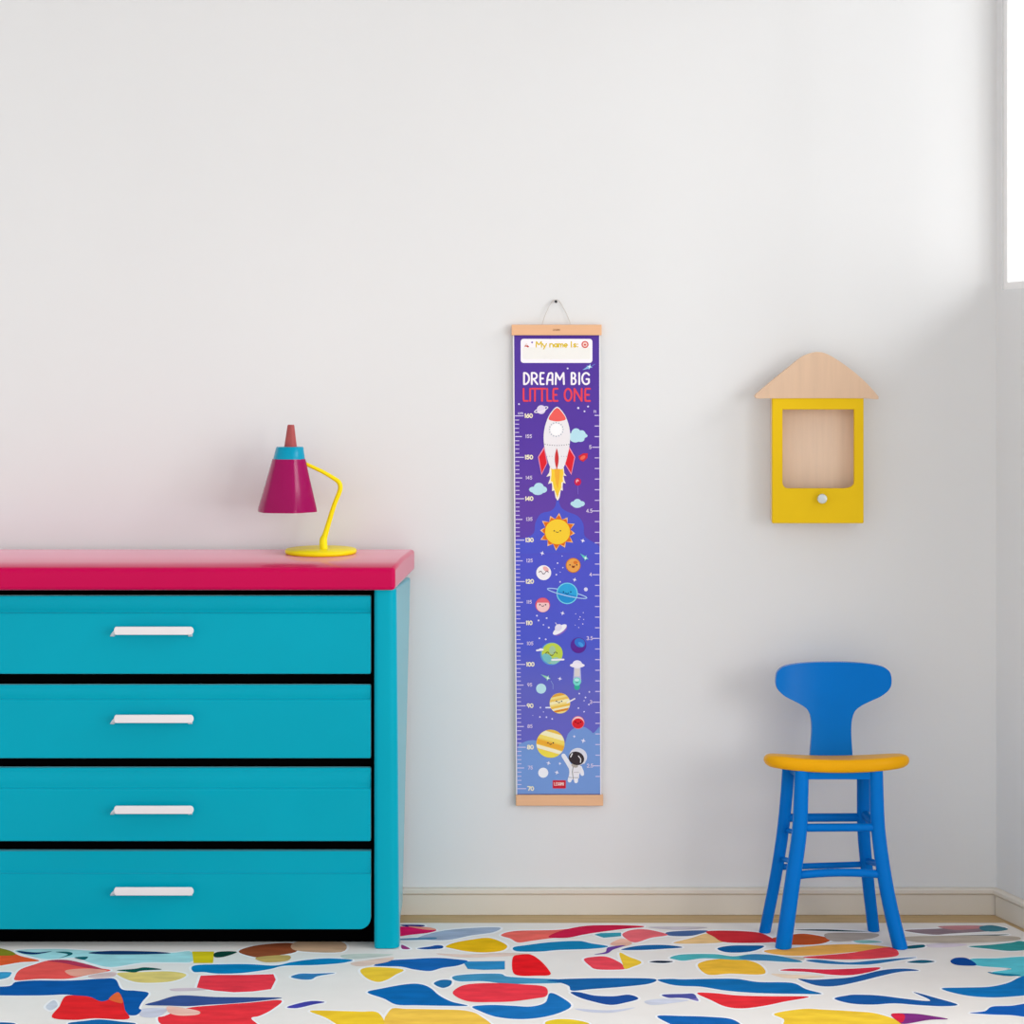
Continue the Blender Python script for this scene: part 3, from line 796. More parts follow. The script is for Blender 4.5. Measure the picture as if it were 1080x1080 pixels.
lathe(bm, (kc.x, HF, kc.z), [(0.006, 0.002), (0.005, -0.007), (0.009, -0.009), (kr, -0.012), (kr, -0.016), (kr * 0.9, -0.0185), (0.004, -0.0195)], 28, axis='y')
kn = obj('knob', bm, M_KNOB, shelf, smooth=True); kn['label'] = 'round silver knob'; kn.data.set_sharp_from_angle(angle=math.radians(50))

# ------------------------------------------------------------------ the growth chart
PY = -0.012
chart = thing('growth_chart', 'long purple and blue space growth chart with rocket and planets hanging between beech bars', 'growth chart', P(588, 850, 0))
def bar_mesh(x0, x1, y0, y1):
    bm = bmesh.new()
    p, q = P(x0, y1, -0.018), P(x1, y0, -0.018)
    box(bm, (p.x, -0.018, p.z), (q.x, -0.004, q.z))
    return bm
tb = obj('hanger_bar', bar_mesh(539.5, 634.6, 342.4, 353.6), M_BAR, chart, bevel=0.0015, seg=2)
obj('hanger_bar', bar_mesh(544, 636.2, 838.6, 850), M_BAR, chart, bevel=0.0015, seg=2)

# print: layers of flat ink on the poster, all in one mesh
ink_mats = []; ink_idx = {}
def ink(c):
    if c not in ink_idx:
        ink_idx[c] = len(ink_mats)
        ink_mats.append(c if not isinstance(c, tuple) else mat('ink_%d_%d_%d' % c, c, 0.55, vary=0.01, spec=0.05))
    return ink_idx[c]
def sky_ink():
    m = bpy.data.materials.new('ink_night_sky'); m.use_nodes = True
    nt = m.node_tree; b = nt.nodes['Principled BSDF']; b.inputs['Roughness'].default_value = 0.55; b.inputs['Specular IOR Level'].default_value = 0.05
    tc = nt.nodes.new('ShaderNodeTexCoord'); sp = nt.nodes.new('ShaderNodeSeparateXYZ'); mr = nt.nodes.new('ShaderNodeMapRange'); rp = nt.nodes.new('ShaderNodeValToRGB')
    mr.inputs['From Min'].default_value = (850 - 353) / PPM; mr.inputs['From Max'].default_value = (850 - 839) / PPM
    nt.links.new(tc.outputs['Object'], sp.inputs[0]); nt.links.new(sp.outputs['Z'], mr.inputs['Value']); nt.links.new(mr.outputs[0], rp.inputs[0]); nt.links.new(rp.outputs[0], b.inputs['Base Color'])
    el = rp.color_ramp.elements
    stops = [(353, (88, 62, 158)), (460, (92, 64, 164)), (540, (104, 72, 168)), (572, (100, 74, 176)), (585, (86, 90, 205)), (680, (86, 96, 208)), (725, (104, 106, 198)), (770, (108, 106, 200)), (839, (110, 112, 206))]
    while len(el) < len(stops): el.new(0.5)
    for e_, (y, c) in zip(el, stops):
        e_.position = (y - 353) / 486.0; e_.color = lin(c) + [1]
    return m
pb = bmesh.new()
def left(y): return 542.2 + (y - 353) / 486.0 * 3.3
def right(y): return 631.9 + (y - 353) / 486.0 * 1.2
COUNT = [0]
def poly(pts, c, lv):
    COUNT[0] += 1
    Y = PY - 0.00012 * lv - 0.0000025 * (COUNT[0] % 40)
    pts = [(min(max(x, left(y) if lv > 1 else x), right(y) if lv > 1 else x), y) for x, y in pts]
    vs = [pb.verts.new(P(x, y, Y)) for x, y in pts]
    f = pb.faces.new(vs); f.material_index = ink(c)
    f.normal_update()
    if f.normal.y > 0: f.normal_flip()
    if len(vs) > 4: bmesh.ops.triangulate(pb, faces=[f])
def ell(cx, cy, rx, ry, c, lv, rot=0, a0=0, a1=360, n=28):
    r = math.radians(rot); pts = []
    full = a1 - a0 >= 360
    for k in range(n if full else n + 1):
        t = math.radians(a0 + (a1 - a0) * k / n)
        u, v = rx * math.cos(t), ry * math.sin(t)
        pts.append((cx + u * math.cos(r) - v * math.sin(r), cy + u * math.sin(r) + v * math.cos(r)))
    poly(pts, c, lv)
def stroke(pts, w, c, lv, caps=True):
    for (x0, y0), (x1, y1) in zip(pts, pts[1:]):
        l = math.hypot(x1 - x0, y1 - y0)
        if l < 1e-6: continue
        nx, ny = -(y1 - y0) / l * w, (x1 - x0) / l * w
        poly([(x0 + nx, y0 + ny), (x1 + nx, y1 + ny), (x1 - nx, y1 - ny), (x0 - nx, y0 - ny)], c, lv)
    if caps:
        for x, y in pts: ell(x, y, w, w, c, lv, n=8)
def arcp(cx, cy, rx, ry, a0, a1, n=10):
    return [(cx + rx * math.cos(math.radians(a0 + (a1 - a0) * k / n)), cy + ry * math.sin(math.radians(a0 + (a1 - a0) * k / n))) for k in range(n + 1)]
GL = {  # strokes in a unit box, y down
 'D': [[(0, 0), (0, 1)], [(0, 0)] + arcp(0.15, 0.5, 0.8, 0.5, -80, 80) + [(0, 1)]],
 'R': [[(0, 1), (0, 0)], [(0, 0)] + arcp(0.35, 0.27, 0.55, 0.27, -80, 80) + [(0.1, 0.54)], [(0.3, 0.54), (1, 1)]],
 'E': [[(0.95, 0), (0.1, 0), (0, 0.2), (0, 0.8), (0.1, 1), (0.95, 1)], [(0, 0.5), (0.75, 0.5)]],
 'A': [[(0, 1), (0.1, 0.45), (0.35, 0.05), (0.75, 0), (0.95, 0.1), (0.95, 1)], [(0.08, 0.62), (0.95, 0.62)]],
 'M': [[(0, 1), (0.05, 0), (0.5, 0.6), (0.95, 0), (1, 1)]],
 'B': [[(0, 0), (0, 1)], [(0, 0)] + arcp(0.35, 0.24, 0.5, 0.24, -80, 80) + [(0.1, 0.48)], [(0.1, 0.48)] + arcp(0.4, 0.74, 0.58, 0.26, -80, 80) + [(0, 1)]],
 'I': [[(0.5, 0), (0.5, 1)]],
 'G': [arcp(0.55, 0.5, 0.55, 0.5, -40, -180) + arcp(0.55, 0.5, 0.55, 0.5, 180, 60)[1:] + [(0.95, 0.85), (0.95, 0.55), (0.6, 0.55)]],
 'L': [[(0, 0), (0, 0.85), (0.1, 1), (1, 1)]],
 'T': [[(0, 0), (1, 0)], [(0.5, 0), (0.5, 1)]],
 'O': [arcp(0.5, 0.5, 0.5, 0.5, 0, 360, 18)],
 'N': [[(0, 1), (0, 0), (1, 1), (1, 0)]],
 '0': [arcp(0.5, 0.5, 0.5, 0.5, 0, 360, 14)],
 '1': [[(0.2, 0.2), (0.55, 0), (0.55, 1)]],
 '2': [[(0.05, 0.25)] + arcp(0.5, 0.3, 0.42, 0.3, -160, 30, 6) + [(0, 1), (1, 1)]],
 '3': [arcp(0.45, 0.26, 0.45, 0.26, -150, 90, 7) + arcp(0.45, 0.75, 0.5, 0.25, -90, 150, 7)],
 '4': [[(0.75, 1), (0.75, 0), (0, 0.7), (1, 0.7)]],
 '5': [[(0.9, 0), (0.2, 0), (0.1, 0.45)] + arcp(0.45, 0.68, 0.45, 0.32, -100, 150, 8)],
 '6': [[(0.75, 0), (0.25, 0.4)] + arcp(0.5, 0.68, 0.45, 0.32, 200, -160, 12)],
 '7': [[(0, 0), (1, 0), (0.4, 1)]],
 '8': [arcp(0.5, 0.25, 0.4, 0.25, 90, 450, 12), arcp(0.5, 0.75, 0.5, 0.25, -90, 270, 12)],
 '9': [arcp(0.5, 0.32, 0.45, 0.32, 0, 360, 12), [(0.95, 0.32), (0.6, 1)]],
 '.': [[(0.4, 0.95), (0.6, 0.95)]],
 ':': [[(0.4, 0.45), (0.6, 0.45)], [(0.4, 0.95), (0.6, 0.95)]],
 'y': [[(0, 0.4), (0.5, 1)], [(1, 0.4), (0.3, 1.35)]],
 'n': [[(0, 0.4), (0, 1)], [(0, 0.6)] + arcp(0.5, 0.68, 0.5, 0.28, 200, 360, 6) + [(1, 1)]],
 'a': [arcp(0.45, 0.7, 0.45, 0.3, 0, 360, 10), [(0.95, 0.4), (0.95, 1)]],
 'm': [[(0, 0.4), (0, 1)], arcp(0.25, 0.65, 0.25, 0.25, 180, 360, 5) + [(0.5, 1)], arcp(0.75, 0.65, 0.25, 0.25, 180, 360, 5) + [(1, 1)]],
 'e': [[(0.05, 0.7), (0.95, 0.7)] + arcp(0.5, 0.7, 0.45, 0.3, 0, -300, 10)],
 'i': [[(0.5, 0.45), (0.5, 1)], [(0.5, 0.1), (0.5, 0.15)]],
 's': [[(0.9, 0.48), (0.5, 0.4), (0.1, 0.52), (0.3, 0.68), (0.7, 0.74), (0.9, 0.88), (0.5, 1), (0.1, 0.92)]],
 'c': [arcp(0.5, 0.7, 0.45, 0.3, -45, -315, 8)],
 'f': [[(0.9, 0.05), (0.5, 0.1), (0.45, 1)], [(0.1, 0.4), (0.85, 0.4)]],
 't': [[(0.5, 0.1), (0.5, 0.95), (0.8, 1)], [(0.1, 0.4), (0.9, 0.4)]],
}
def glyph(ch, x, y, w, h, wt, c, lv):
    for st_ in GL[ch]: stroke([(x + u * w, y + v * h) for u, v in st_], wt, c, lv)
def text(s, x, y, cw, h, gap, wt, c, lv):
    for ch in s:
        if ch == ' ': x += cw * 0.8; continue
        w = cw * (0.35 if ch in '.:iI1' and ch != 'I' else 0.5 if ch in 'ft' else 1.35 if ch in 'mM' else 1.0)
        glyph(ch, x, y, w, h, wt, c, lv); x += w + gap
    return x
ZA, ZBt, ZC, ZD, ZE = 305, 420, 530, 640, 745
def T(y0): return lambda x, y: (530 + x / 9.39, y0 + y / 9.39)
tA, tB, tC, tD, tE = T(ZA), T(ZBt), T(ZC), T(ZD), T(ZE)
S = 1 / 9.39
WH, LAV = (246, 240, 250), (214, 204, 240)
SKY = sky_ink()
# paper and ground colour
poly([(540.9, 351), (633.2, 351), (634.2, 841), (544.4, 841)], (242, 238, 244), 0)
poly([(542.2, 353), (631.9, 353), (633.1, 839), (545.5, 839)], SKY, 1)
# blue glow shapes
BL = (84, 92, 206)
sunp = spline([tC(135,370),tC(230,350),tC(310,300),tC(325,200),tC(380,110),tC(470,85),tC(520,40),tC(545,-60),tC(575,40),tC(640,90),tC(740,130),tC(800,210),tC(810,320),tC(860,370),tC(955,430),tC(955,520),tC(700,500),tC(400,500),tC(140,500)], 3, True)
poly(sunp, BL, 2)
HZ = (122, 158, 220)
poly(spline([tE(148,870),tE(150,420),tE(200,360),tE(300,335),tE(420,360),tE(560,430),tE(620,360),tE(650,270),tE(720,210),tE(800,200),tE(870,240),tE(900,265),tE(940,225),tE(967,218),tE(966,500),tE(967,876),tE(560,880)], 3, True), HZ, 2)
poly([tE(149,866),tE(967,866),tE(967,882),tE(149,882)], (104, 100, 150), 3)
# name box and title
def rrect(x0, y0, x1, y1, r, c, lv):
    pts = arcp(x1 - r, y0 + r, r, r, -90, 0, 5) + arcp(x1 - r, y1 - r, r, r, 0, 90, 5) + arcp(x0 + r, y1 - r, r, r, 90, 180, 5) + arcp(x0 + r, y0 + r, r, r, 180, 270, 5)
    poly(pts, c, lv)
p0, p1 = tA(180, 492), tA(890, 730)
rrect(p0[0], p0[1], p1[0], p1[1], 3, (250, 246, 252), 2)
rrect(p0[0] + 2, p0[1] + 9, p1[0] - 2, p1[1] - 4, 2, (243, 242, 238), 3)
x = text('My', 565.5, 360.4, 4.2, 5.6, 1.0, 0.62, (226, 196, 50), 4)
x = text('name', x + 2.6, 360.4, 3.5, 5.6, 1.1, 0.62, (226, 196, 50), 4)
text('I', x + 2.0, 360.4, 2.0, 5.6, 0.2, 0.62, (226, 196, 50), 4)
text('s:', x + 5.2, 360.4, 3.0, 5.6, 0.8, 0.62, (226, 196, 50), 4)
cx, cy = tA(817, 548); ell(cx, cy, 3.7, 3.7, (214, 84, 78), 4); ell(cx, cy, 2.5, 2.5, (248, 214, 206), 5); ell(cx, cy + 0.2, 1.2, 1.0, (214, 84, 78), 6)
cx, cy = tA(238, 553); poly([(cx - 2.4, cy + 1.9), (cx - 0.2, cy - 2.0), (cx + 2.4, cy + 1.9)], (214, 140, 130), 4); ell(cx + 1.4, cy + 1.6, 1.1, 0.9, (190, 66, 70), 5); ell(cx - 0.1, cy - 0.6, 1.0, 1.0, (240, 225, 225), 5)
cx, cy = tA(293, 527); ell(cx, cy, 0.9, 0.9, (122, 84, 180), 4)
def T12(x, y): return (545 + x / 12.0, 350 + y / 12.0)
for ch, x0, x1 in (('D', 92, 160), ('R', 190, 262), ('E', 298, 345), ('A', 382, 456), ('M', 492, 597), ('B', 694, 748), ('I', 782, 800), ('G', 828, 918)):
    q0, q1 = T12(x0, 520), T12(x1, 662); glyph(ch, q0[0], q0[1], q1[0] - q0[0], q1[1] - q0[1], 0.98, (250, 244, 252), 4)
for ch, x0, x1 in (('L', 86, 140), ('I', 158, 180), ('T', 192, 268), ('T', 280, 360), ('L', 385, 440), ('E', 462, 520), ('O', 606, 694), ('N', 730, 822), ('E', 866, 930)):
    q0, q1 = T12(x0, 720), T12(x1, 874); glyph(ch, q0[0], q0[1], q1[0] - q0[0], q1[1] - q0[1], 1.0, (232, 74, 92), 4)
# rulers
for i in range(91):
    cm = 160 - i; y = 438.6 + i * 4.369; l = 9.2 if cm % 10 == 0 else 7.2 if cm % 5 == 0 else 4.3
    x0 = left(y) + 0.3
    stroke([(x0, y), (x0 + l, y)], 0.42 if cm % 5 else 0.5, LAV, 3, caps=False)
    if cm % 10 == 0: text(str(cm), x0 + l + (1.3 if cm >= 100 else 1.6), y - 2.1, 2.7, 3.9, 0.75, 0.56, (250, 240, 208), 4)
    elif cm % 5 == 0: text(str(cm), x0 + l + 4.0, y - 2.0, 2.1, 3.3, 0.75, 0.34, (222, 208, 236), 4)
text('cm', 546.4, 434.0, 1.9, 2.8, 0.6, 0.3, LAV, 4)
text('ft', 626.2, 432.6, 1.9, 2.8, 0.6, 0.3, LAV, 4)
for i in range(36):
    y = 438.1 + i * 11.2
    if y > 830: break
    inch = 63 - i; half = inch % 6 == 0
    stroke([(right(y) - (7.6 if half else 5.0), y), (right(y) - 0.2, y)], 0.5, LAV, 3, caps=False)
    if half:
        s_ = str(inch / 12.0).rstrip('0').rstrip('.')
        text(s_, right(y) - (10.6 if len(s_) == 1 else 13.8), y - 1.9, 2.1, 3.5, 0.6, 0.36, (222, 208, 236), 4)
# small stars and dots
def star(x, y, r, c=(236, 232, 250), lv=4):
    pts = []
    for k in range(8):
        q = r if k % 2 == 0 else r * 0.38; a = math.radians(45 * k - 75)
        pts.append((x + q * math.cos(a), y + q * math.sin(a)))
    poly(pts, c, lv)
for f, lst in ((tB, [(163,58,9),(750,97,11),(847,82,9),(812,130,9)]), (tA, [(645,785,9)]),
               (tC, [(825,860,20),(545,600,8),(533,714,8),(570,786,8),(590,530,5),(598,645,6),(515,655,4),(572,690,4)]),
               (tD, [(341,88,9),(437,112,9),(357,135,9),(405,178,7),(458,205,9),(365,312,8),(428,322,9),(768,100,6),(800,58,5),(758,125,5),(804,125,5),(795,170,6),(755,205,5),(725,70,5),(720,182,4),(760,860,8),(860,843,8),(822,898,8),(808,930,6),(855,968,8),(752,1003,8),(806,1040,6),(375,998,8)]),
               (tE, [(370,105,8),(435,107,8),(492,124,8),(750,18,7),(810,52,6),(405,55,5),(300,90,4)])):
    for x, y, r in lst:
        q = f(x, y); ell(q[0], q[1], r * S, r * S, (226, 222, 248), 3, n=10)
for f, lst in ((tC, [(795,378,24),(393,503,24),(714,765,22)]), (tD, [(595,63,24),(568,712,22)]), (tE, [(710,298,16),(800,340,26),(455,562,24),(568,566,17),(538,655,24)])):
    for x, y, r in lst:
        q = f(x, y); star(q[0], q[1], r * S)
def cloud(f, parts, c=(186, 226, 240), lv=4):
    for x, y, rx, ry in parts:
        q = f(x, y); ell(q[0], q[1], rx * S, ry * S, c, lv, n=18)
cloud(tB, [(728,350,48,52),(785,365,40,48),(720,400,52,38),(810,372,32,20),(770,405,42,28),(680,380,30,34)])
cloud(tB, [(360,885,50,48),(300,905,36,28),(405,905,36,32),(350,925,55,34),(275,903,14,8)])
cloud(tB, [(742,1035,40,38),(705,1045,32,24),(785,1045,30,26),(740,1062,48,24)])
def comet(f, x, y, ang, L, c):
    q = f(x, y); a = math.radians(ang); d = (math.cos(a), math.sin(a)); n_ = (-d[1], d[0]); L *= S
    poly([(q[0] + d[0] * L, q[1] + d[1] * L), (q[0] + n_[0] * 1.6, q[1] + n_[1] * 1.6), (q[0] - n_[0] * 1.6, q[1] - n_[1] * 1.6)], c, 4)
    star(q[0], q[1], 3.4, c, 5); star(q[0], q[1], 2.0, (240, 250, 252), 6)
comet(tA, 862, 768, 155, 80, (140, 190, 232)); comet(tC, 822, 550, -140, 70, (104, 214, 200)); comet(tD, 448, 706, -152, 80, (150, 214, 180))
stroke([tD(480, 735), tD(500, 770), tD(500, 815)], 0.25, (150, 170, 220), 3)
stroke([tA(880, 765), tA(915, 742)], 0.25, (110, 150, 220), 3)
def ringed_planet(f, x, y, r, c, rl, rh, rot, rc, lv=4, w=0.45):
    q = f(x, y); rr_ = math.radians(rot)
    def rp(a): 
        u, v = rl * S * math.cos(math.radians(a)), rh * S * math.sin(math.radians(a))
        return (q[0] + u * math.cos(rr_) - v * math.sin(rr_), q[1] + u * math.sin(rr_) + v * math.cos(rr_))
    stroke([rp(a) for a in range(0, 361, 12)], w, rc, lv)
    ell(q[0], q[1], r * S, r * S, c, lv + 1)
    stroke([rp(a) for a in range(0, 181, 12)], w, rc, lv + 3)
ringed_planet(tB, 383, 113, 44, (226, 214, 240), 70, 18, -20, WH)
# rocket
def PL(f, pts): return [f(*p) for p in pts]
fl = [(470,680),(605,680),(612,740),(634,770),(604,765),(612,810),(626,845),(598,835),(595,880),(598,915),(578,910),(565,985),(545,1015),(525,985),(512,912),(490,920),(492,870),(486,838),(450,850),(470,800),(472,768),(434,778),(462,735)]
poly(PL(tB, fl), (248, 238, 226), 3)
poly(PL(tB, [(482,690),(596,690),(606,740),(596,800),(602,825),(584,835),(582,885),(560,935),(545,990),(528,940),(505,885),(496,830),(478,820),(484,760)]), (248, 208, 66), 4)
poly(PL(tB, [(515,690),(570,690),(565,790),(548,900),(530,850),(520,780)]), (244, 178, 60), 5)
for pts, pts2 in (([(412,480),(445,640),(386,760),(350,582)], [(412,502),(438,640),(388,742),(360,582)]), ([(662,480),(720,582),(682,760),(610,640)], [(662,502),(711,584),(680,742),(618,640)])):
    poly(PL(tB, pts), (240, 150, 180), 4); poly(PL(tB, pts2), (226, 44, 56), 5)
poly(spline(PL(tB, [(540,84),(600,140),(640,215),(667,320),(668,430),(645,560),(602,692),(540,697),(478,692),(432,560),(408,430),(412,320),(440,215),(480,140)]), 3, True), (238, 234, 238), 6)
poly(spline(PL(tB, [(540,95),(590,140),(628,205),(585,224),(540,229),(498,224),(456,205),(492,140)]), 3, True), (240, 100, 96), 7)
q = tB(532, 310)
for k in range(16):
    a = 2 * math.pi * k / 16; ell(q[0] + 7.3 * math.cos(a), q[1] + 7.3 * math.sin(a), 0.55, 0.55, (130, 156, 176), 8, n=8)
ell(q[0], q[1], 6.3, 6.3, (250, 250, 252), 8)
for k in range(11):
    p = tB(422 + k * 23.5, 456 + 12 * (1 - ((k - 5) / 5.0) ** 2)); ell(p[0], p[1], 0.5, 0.5, (96, 92, 110), 8, n=8)
for x in (442, 466, 490, 585, 608, 632):
    p = tB(x, 575); ell(p[0], p[1], 0.45, 0.45, (180, 176, 190), 8, n=8)
p = tB(537, 600); poly([(p[0] + 2.1 * math.sin(math.pi * k / 10) * (1 if True else 1), p[1] - 11.5 + 2.3 * k) for k in range(11)] + [(p[0] - 2.1 * math.sin(math.pi * k / 10), p[1] - 11.5 + 2.3 * k) for k in range(9, 0, -1)], (206, 58, 60), 8)
# red capsule and balloon
poly(PL(tB, [(750,575),(800,545),(845,545),(842,590),(800,630),(765,612)]), (214, 48, 66), 4); p = tB(795, 588); ell(p[0], p[1], 3.0, 1.8, (240, 110, 90), 5, rot=-35)
p = tB(745, 828); ell(p[0], p[1], 3.6, 4.0, (206, 40, 84), 4); ell(p[0] - 0.4, p[1] - 0.6, 1.6, 2.0, (246, 170, 180), 5); ell(p[0] + 0.2, p[1] + 0.7, 1.0, 1.4, (206, 40, 70), 6)
stroke([tB(745, 872), tB(748, 950)], 0.22, (140, 120, 210), 3)
# faces
def face(f, x, y, d, c=(60, 40, 60), h=0.0, happy=False, lv=9):
    q = f(x, y); d *= S
    if happy:
        for sx in (-1, 1): stroke(arcp(q[0] + sx * d, q[1] + 0.4, d * 0.42, d * 0.42, 190, 350, 5), 0.32, c, lv)
    else:
        for sx in (-1, 1): ell(q[0] + sx * d, q[1], 0.75, 0.75, c, lv, n=10)
    stroke(arcp(q[0], q[1] + 0.5, d * 0.42, d * 0.4, 20, 160, 6), 0.32, c, lv)
# sun
q = tC(545, 290)
for rad_o, c, lv in ((188, (250, 196, 132), 4), (168, (226, 112, 40), 5)):
    pts = []
    for k in range(24):
        a = math.radians(15 * k - 85); rr_ = rad_o if k % 2 == 0 else 128
        if k % 2 == 0 and k % 4 == 2: rr_ -= 14
        pts.append((q[0] + rr_ * S * math.cos(a), q[1] + rr_ * S * math.sin(a)))
    poly(pts, c, lv)
ell(q[0], q[1], 124 * S, 124 * S, (250, 208, 60), 6); face(tC, 543, 280, 30)
# planets of the middle band
q = tC(700, 622); ell(q[0], q[1], 74 * S, 74 * S, (206, 120, 50), 4); ell(q[0], q[1], 66 * S, 66 * S, (240, 168, 84), 5); ell(q[0] + 2.5, q[1] - 3.0, 2.4, 1.8, (222, 124, 52), 6); face(tC, 702, 618, 34); ell(q[0] + 0.1, q[1] + 1.6, 1.4, 1.1, (140, 50, 30), 10)
q = tC(408, 695); ell(q[0], q[1], 74 * S, 74 * S, (250, 244, 248), 4); ell(q[0] + 2.2, q[1] - 4.0, 3.4, 2.2, (242, 176, 176), 5, rot=35); face(tC, 408, 690, 32, happy=True)
ringed_planet(tC, 640, 900, 106, (124, 214, 240), 200, 24, 13, (176, 208, 246), w=0.5)
q = tC(640, 900); ell(q[0], q[1], 96 * S, 96 * S, (56, 170, 226), 6); ell(q[0], q[1], 94 * S, 94 * S, (44, 146, 214), 6.5, rot=13, a0=0, a1=180); face(tC, 640, 885, 36, (20, 60, 110))
q = tC(398, 1015); ell(q[0], q[1], 73 * S, 73 * S, (226, 84, 112), 4); ell(q[0] + 0.2, q[1] + 0.9, 64 * S, 62 * S, (250, 206, 206), 5); ell(q[0], q[1], 68 * S, 68 * S, (236, 110, 124), 6, a0=200, a1=340); face(tC, 398, 1012, 28)
# ufo, dark planet, earth
q = tD(567, 220)
ell(q[0] + 1.0, q[1] + 1.8, 8.0, 3.2, (150, 110, 200), 3.5, rot=-35); ell(q[0], q[1] + 0.6, 8.6, 3.3, (246, 244, 252), 4, rot=-35); ell(q[0] - 1.4, q[1] - 1.6, 4.0, 3.4, (232, 226, 246), 5, rot=-35); stroke([tD(540, 180), tD(524, 158)], 0.3, WH, 4)
q = tD(752, 382); ell(q[0], q[1], 78 * S, 78 * S, (92, 52, 158), 4); ell(q[0] + 1.4, q[1] - 2.8, 5.8, 4.6, (60, 120, 214), 5, rot=25); ell(q[0] + 2.6, q[1] - 1.0, 3.4, 1.8, (76, 160, 232), 6, rot=40); ell(q[0], q[1] + 2.0, 6.8, 5.4, (100, 46, 150), 6.5, a0=10, a1=170)
q = tD(485, 465); ell(q[0], q[1], 112 * S, 112 * S, (96, 164, 220), 4); ell(q[0] + 0.8, q[1] - 0.4, 104 * S, 104 * S, (196, 216, 84), 5); ell(q[0] - 4.4, q[1] + 4.6, 6.0, 4.0, (124, 196, 200), 6, rot=40); ell(q[0] + 1.0, q[1] - 3.8, 3.4, 4.6, (172, 204, 160), 6); ell(q[0] + 3.4, q[1] + 7.4, 5.0, 3.2, (150, 206, 190), 6, rot=-25)
face(tD, 485, 462, 40, happy=True)
for (x0, y0, x1, y1) in ((340, 432, 400, 425), (490, 525, 605, 522)): stroke([tD(x0, y0), tD(x1, y1)], 0.95, WH, 10)
stroke([tD(370, 420), tD(390, 420)], 0.9, WH, 10)
# flying saucer with beam
poly(PL(tD, [(708,590),(772,590),(780,745),(698,745)]), (188, 190, 232), 4); poly(PL(tD, [(716,590),(764,590),(766,690),(712,690)]), (222, 214, 214), 5)
q = tD(740, 578); ell(q[0], q[1] + 0.2, 7.8, 2.4, WH, 7); ell(q[0], q[1] - 0.8, 5.2, 4.4, (236, 232, 250), 6)
q = tD(738, 745); ell(q[0], q[1] - 0.5, 4.2, 4.4, (124, 222, 210), 6); ell(q[0], q[1] + 5.2, 3.0, 3.2, (60, 180, 160), 5); ell(q[0] - 0.2, q[1] - 2.2, 2.4, 1.6, (196, 240, 240), 7); stroke(arcp(q[0], q[1] - 0.2, 1.2, 0.8, 20, 160, 5), 0.28, (30, 110, 110), 8)
q = tD(382, 810); ell(q[0], q[1], 50 * S, 50 * S, (190, 230, 240), 4)
# striped planets
def bands(f, x, y, r, base, lst, rot, lv=5):
    q = f(x, y); R_ = r * S; ell(q[0], q[1], R_, R_, base, lv, n=36)
    rr_ = math.radians(rot)
    for v0, v1, c in lst:
        pts = []
        m_ = 8
        for k in range(m_ + 1):
            v = v0 + (v1 - v0) * k / m_; pts.append((math.sqrt(max(0, 1 - v * v)), v))
        pts += [(-u, v) for u, v in pts[::-1]]
        pts = [(q[0] + R_ * 0.985 * (u * math.cos(rr_) - v * math.sin(rr_)), q[1] + R_ * 0.985 * (u * math.sin(rr_) + v * math.cos(rr_))) for u, v in pts]
        poly(pts, c, lv + 1)
q = tD(568, 955); stroke([tD(430, 998), tD(480, 998)], 0.75, (226, 228, 250), 4); stroke([tD(640, 950), tD(715, 910)], 0.75, (240, 232, 240), 4)
bands(tD, 568, 955, 102, (250, 226, 140), [(-0.98, -0.72, (236, 172, 70)), (-0.5, -0.28, (244, 204, 100)), (-0.28, 0.0, (252, 240, 190)), (0.2, 0.42, (244, 198, 84)), (0.42, 0.6, (250, 238, 196)), (0.62, 0.82, (226, 140, 50))], -12)
face(tD, 560, 935, 26)
stroke([tD(640, 950), tD(672, 932)], 0.7, (250, 244, 236), 8)
bands(tE, 475, 370, 140, (250, 214, 90), [(-0.97, -0.8, (240, 196, 80)), (-0.8, -0.45, (254, 246, 200)), (-0.45, -0.2, (252, 226, 110)), (-0.1, 0.25, (246, 180, 62)), (0.3, 0.55, (254, 246, 214)), (0.6, 0.95, (246, 226, 84))], 16)
face(tE, 476, 362, 26)
q = tE(748, 160); ell(q[0], q[1], 64 * S, 64 * S, (240, 130, 150), 4); ell(q[0], q[1], 58 * S, 58 * S, (250, 214, 214), 5); ell(q[0], q[1] + 0.9, 57 * S, 50 * S, (226, 44, 56), 6); face(tE, 748, 155, 26, (120, 10, 20))
q = tE(403, 657); ell(q[0], q[1], 50 * S, 50 * S, (246, 246, 252), 4)
# red maker's tag
p0, p1 = tE(500, 735), tE(624, 810); rrect(p0[0] - 0.4, p0[1] - 0.4, p1[0] + 0.4, p1[1] + 0.4, 0.8, (228, 88, 110), 4); rrect(p0[0], p0[1], p1[0], p1[1], 0.6, (204, 44, 62), 5)
x = p0[0] + 1.3
for ch in 'LEGAMI': 
    w_ = 0.5 if ch == 'I' else 1.5 if ch == 'M' else 1.15
    glyph(ch, x, p0[1] + 2.0, w_, 3.0, 0.30, (250, 216, 214), 6); x += w_ + 0.72
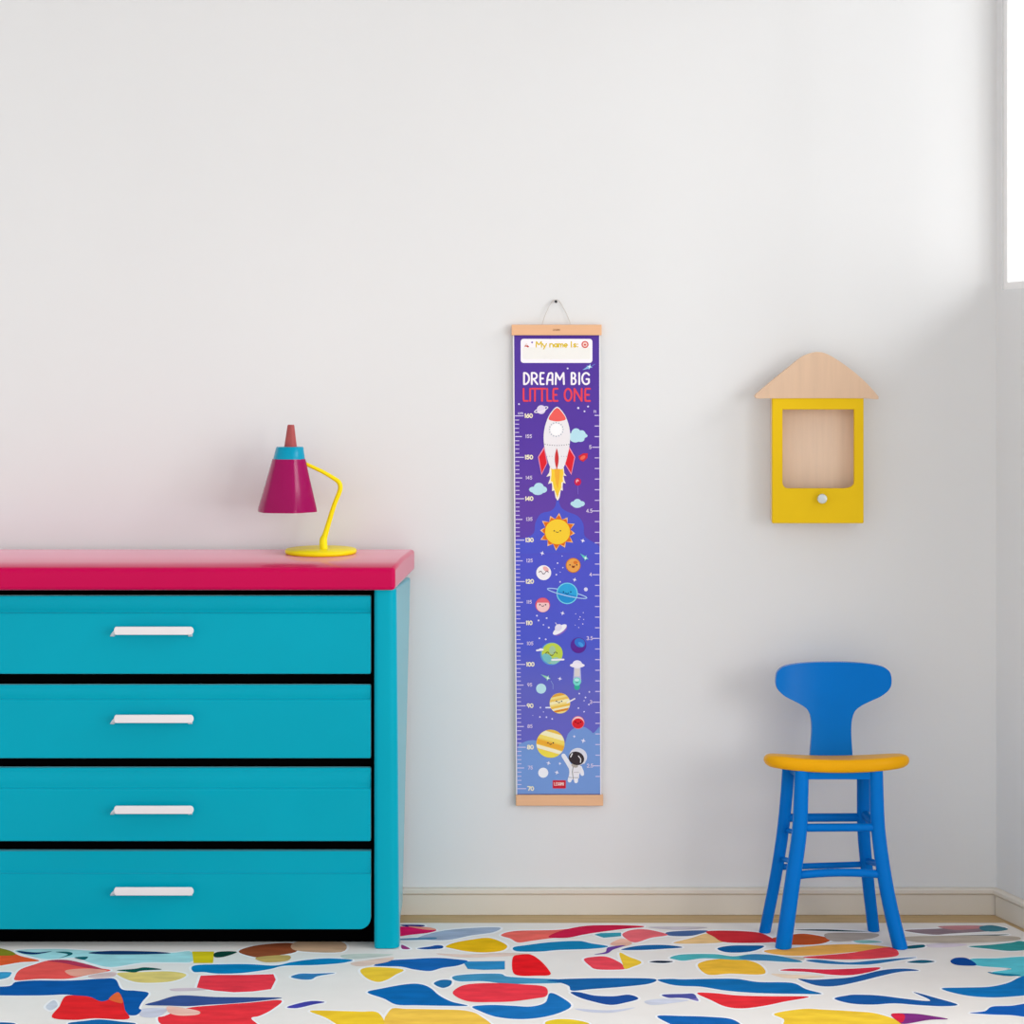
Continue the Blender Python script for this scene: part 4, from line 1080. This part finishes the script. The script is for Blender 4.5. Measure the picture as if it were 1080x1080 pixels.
# astronaut
AW, AS = (240, 240, 248), (206, 210, 226)
stroke([tE(604, 488), tE(640, 545), tE(672, 600)], 2.3, AW, 4)
stroke([tE(770, 605), tE(788, 650), tE(790, 672)], 1.9, AW, 4)
poly(spline(PL(tE, [(655,585),(700,570),(760,580),(780,620),(760,680),(748,720),(660,718),(662,650)]), 3, True), (238, 236, 242), 5)
stroke([tE(672, 700), tE(664, 735)], 2.1, AW, 5); stroke([tE(728, 700), tE(728, 742)], 2.1, AW, 5)
stroke([tE(698, 600), tE(692, 650), tE(700, 720)], 0.32, (110, 108, 100), 6); stroke([tE(655, 702), tE(690, 706)], 0.3, (150, 150, 156), 6); stroke([tE(706, 706), tE(750, 706)], 0.3, (150, 150, 156), 6)
stroke([tE(705, 655), tE(755, 650)], 0.28, (190, 180, 190), 6)
q = tE(748, 498); ell(q[0], q[1], 90 * S, 86 * S, (226, 226, 238), 7, rot=15)
q = tE(715, 585); ell(q[0], q[1], 3.6, 2.2, (186, 178, 170), 8, rot=15)
q = tE(732, 515); ell(q[0], q[1], 78 * S, 66 * S, (62, 54, 58), 9, rot=22)
stroke([tE(690, 468), tE(675, 500)], 0.6, (236, 232, 236), 10); stroke(PL(tE, [(752,492),(775,520),(772,555)]), 0.5, (236, 232, 236), 10)
q = tE(806, 545); ell(q[0], q[1], 1.6, 2.4, (230, 228, 236), 8)
poster = obj('poster', pb, ink_mats, chart, recalc=False)
poster['label'] = 'purple and blue printed poster with rocket, sun, planets and rulers'
# engraved name on the top bar
bm = bmesh.new(); sv = pb; pb = bm; keep = PY; PY = -0.01805; left = lambda y: 0; right = lambda y: 2000
ink_keep = (ink_mats, ink_idx); ink_mats, ink_idx = [], {}
x = 583.3
for ch in 'LEGAMI':
    w_ = 0.4 if ch == 'I' else 1.1 if ch == 'M' else 0.85
    glyph(ch, x, 347.0, w_, 1.8, 0.2, (170, 118, 84), 0); x += w_ + 0.45
obj('engraving', bm, ink_mats, tb, recalc=False)
# cord
bm = bmesh.new()
nail_p = P(586.3, 318.2, -0.006)
cordp = [P(571.5, 343.2, -0.010), P(575.5, 331, -0.008), P(582, 318.5, -0.006), (nail_p + Vector((-0.001, 0, 0.0042))), P(590.5, 318.5, -0.006), P(597.5, 331, -0.008), P(602.5, 343.2, -0.010)]
cordp[3] = nail_p + Vector((0, 0, 0.0040))
tube(bm, spline([tuple(p) for p in cordp], 6), 0.0011, 8)
obj('hanging_cord', bm, M_CORD, chart, smooth=True)
bm = bmesh.new()
lathe(bm, (nail_p.x, 0, nail_p.z), [(0.0016, 0.01), (0.0016, -0.010), (0.0034, -0.0105), (0.0034, -0.0118), (0.002, -0.0125)], 16, axis='y')
nl = obj('nail', bm, M_NAIL, None, smooth=True)
tag(nl, 'small dark nail in the white wall holding the cord of the chart', 'nail')
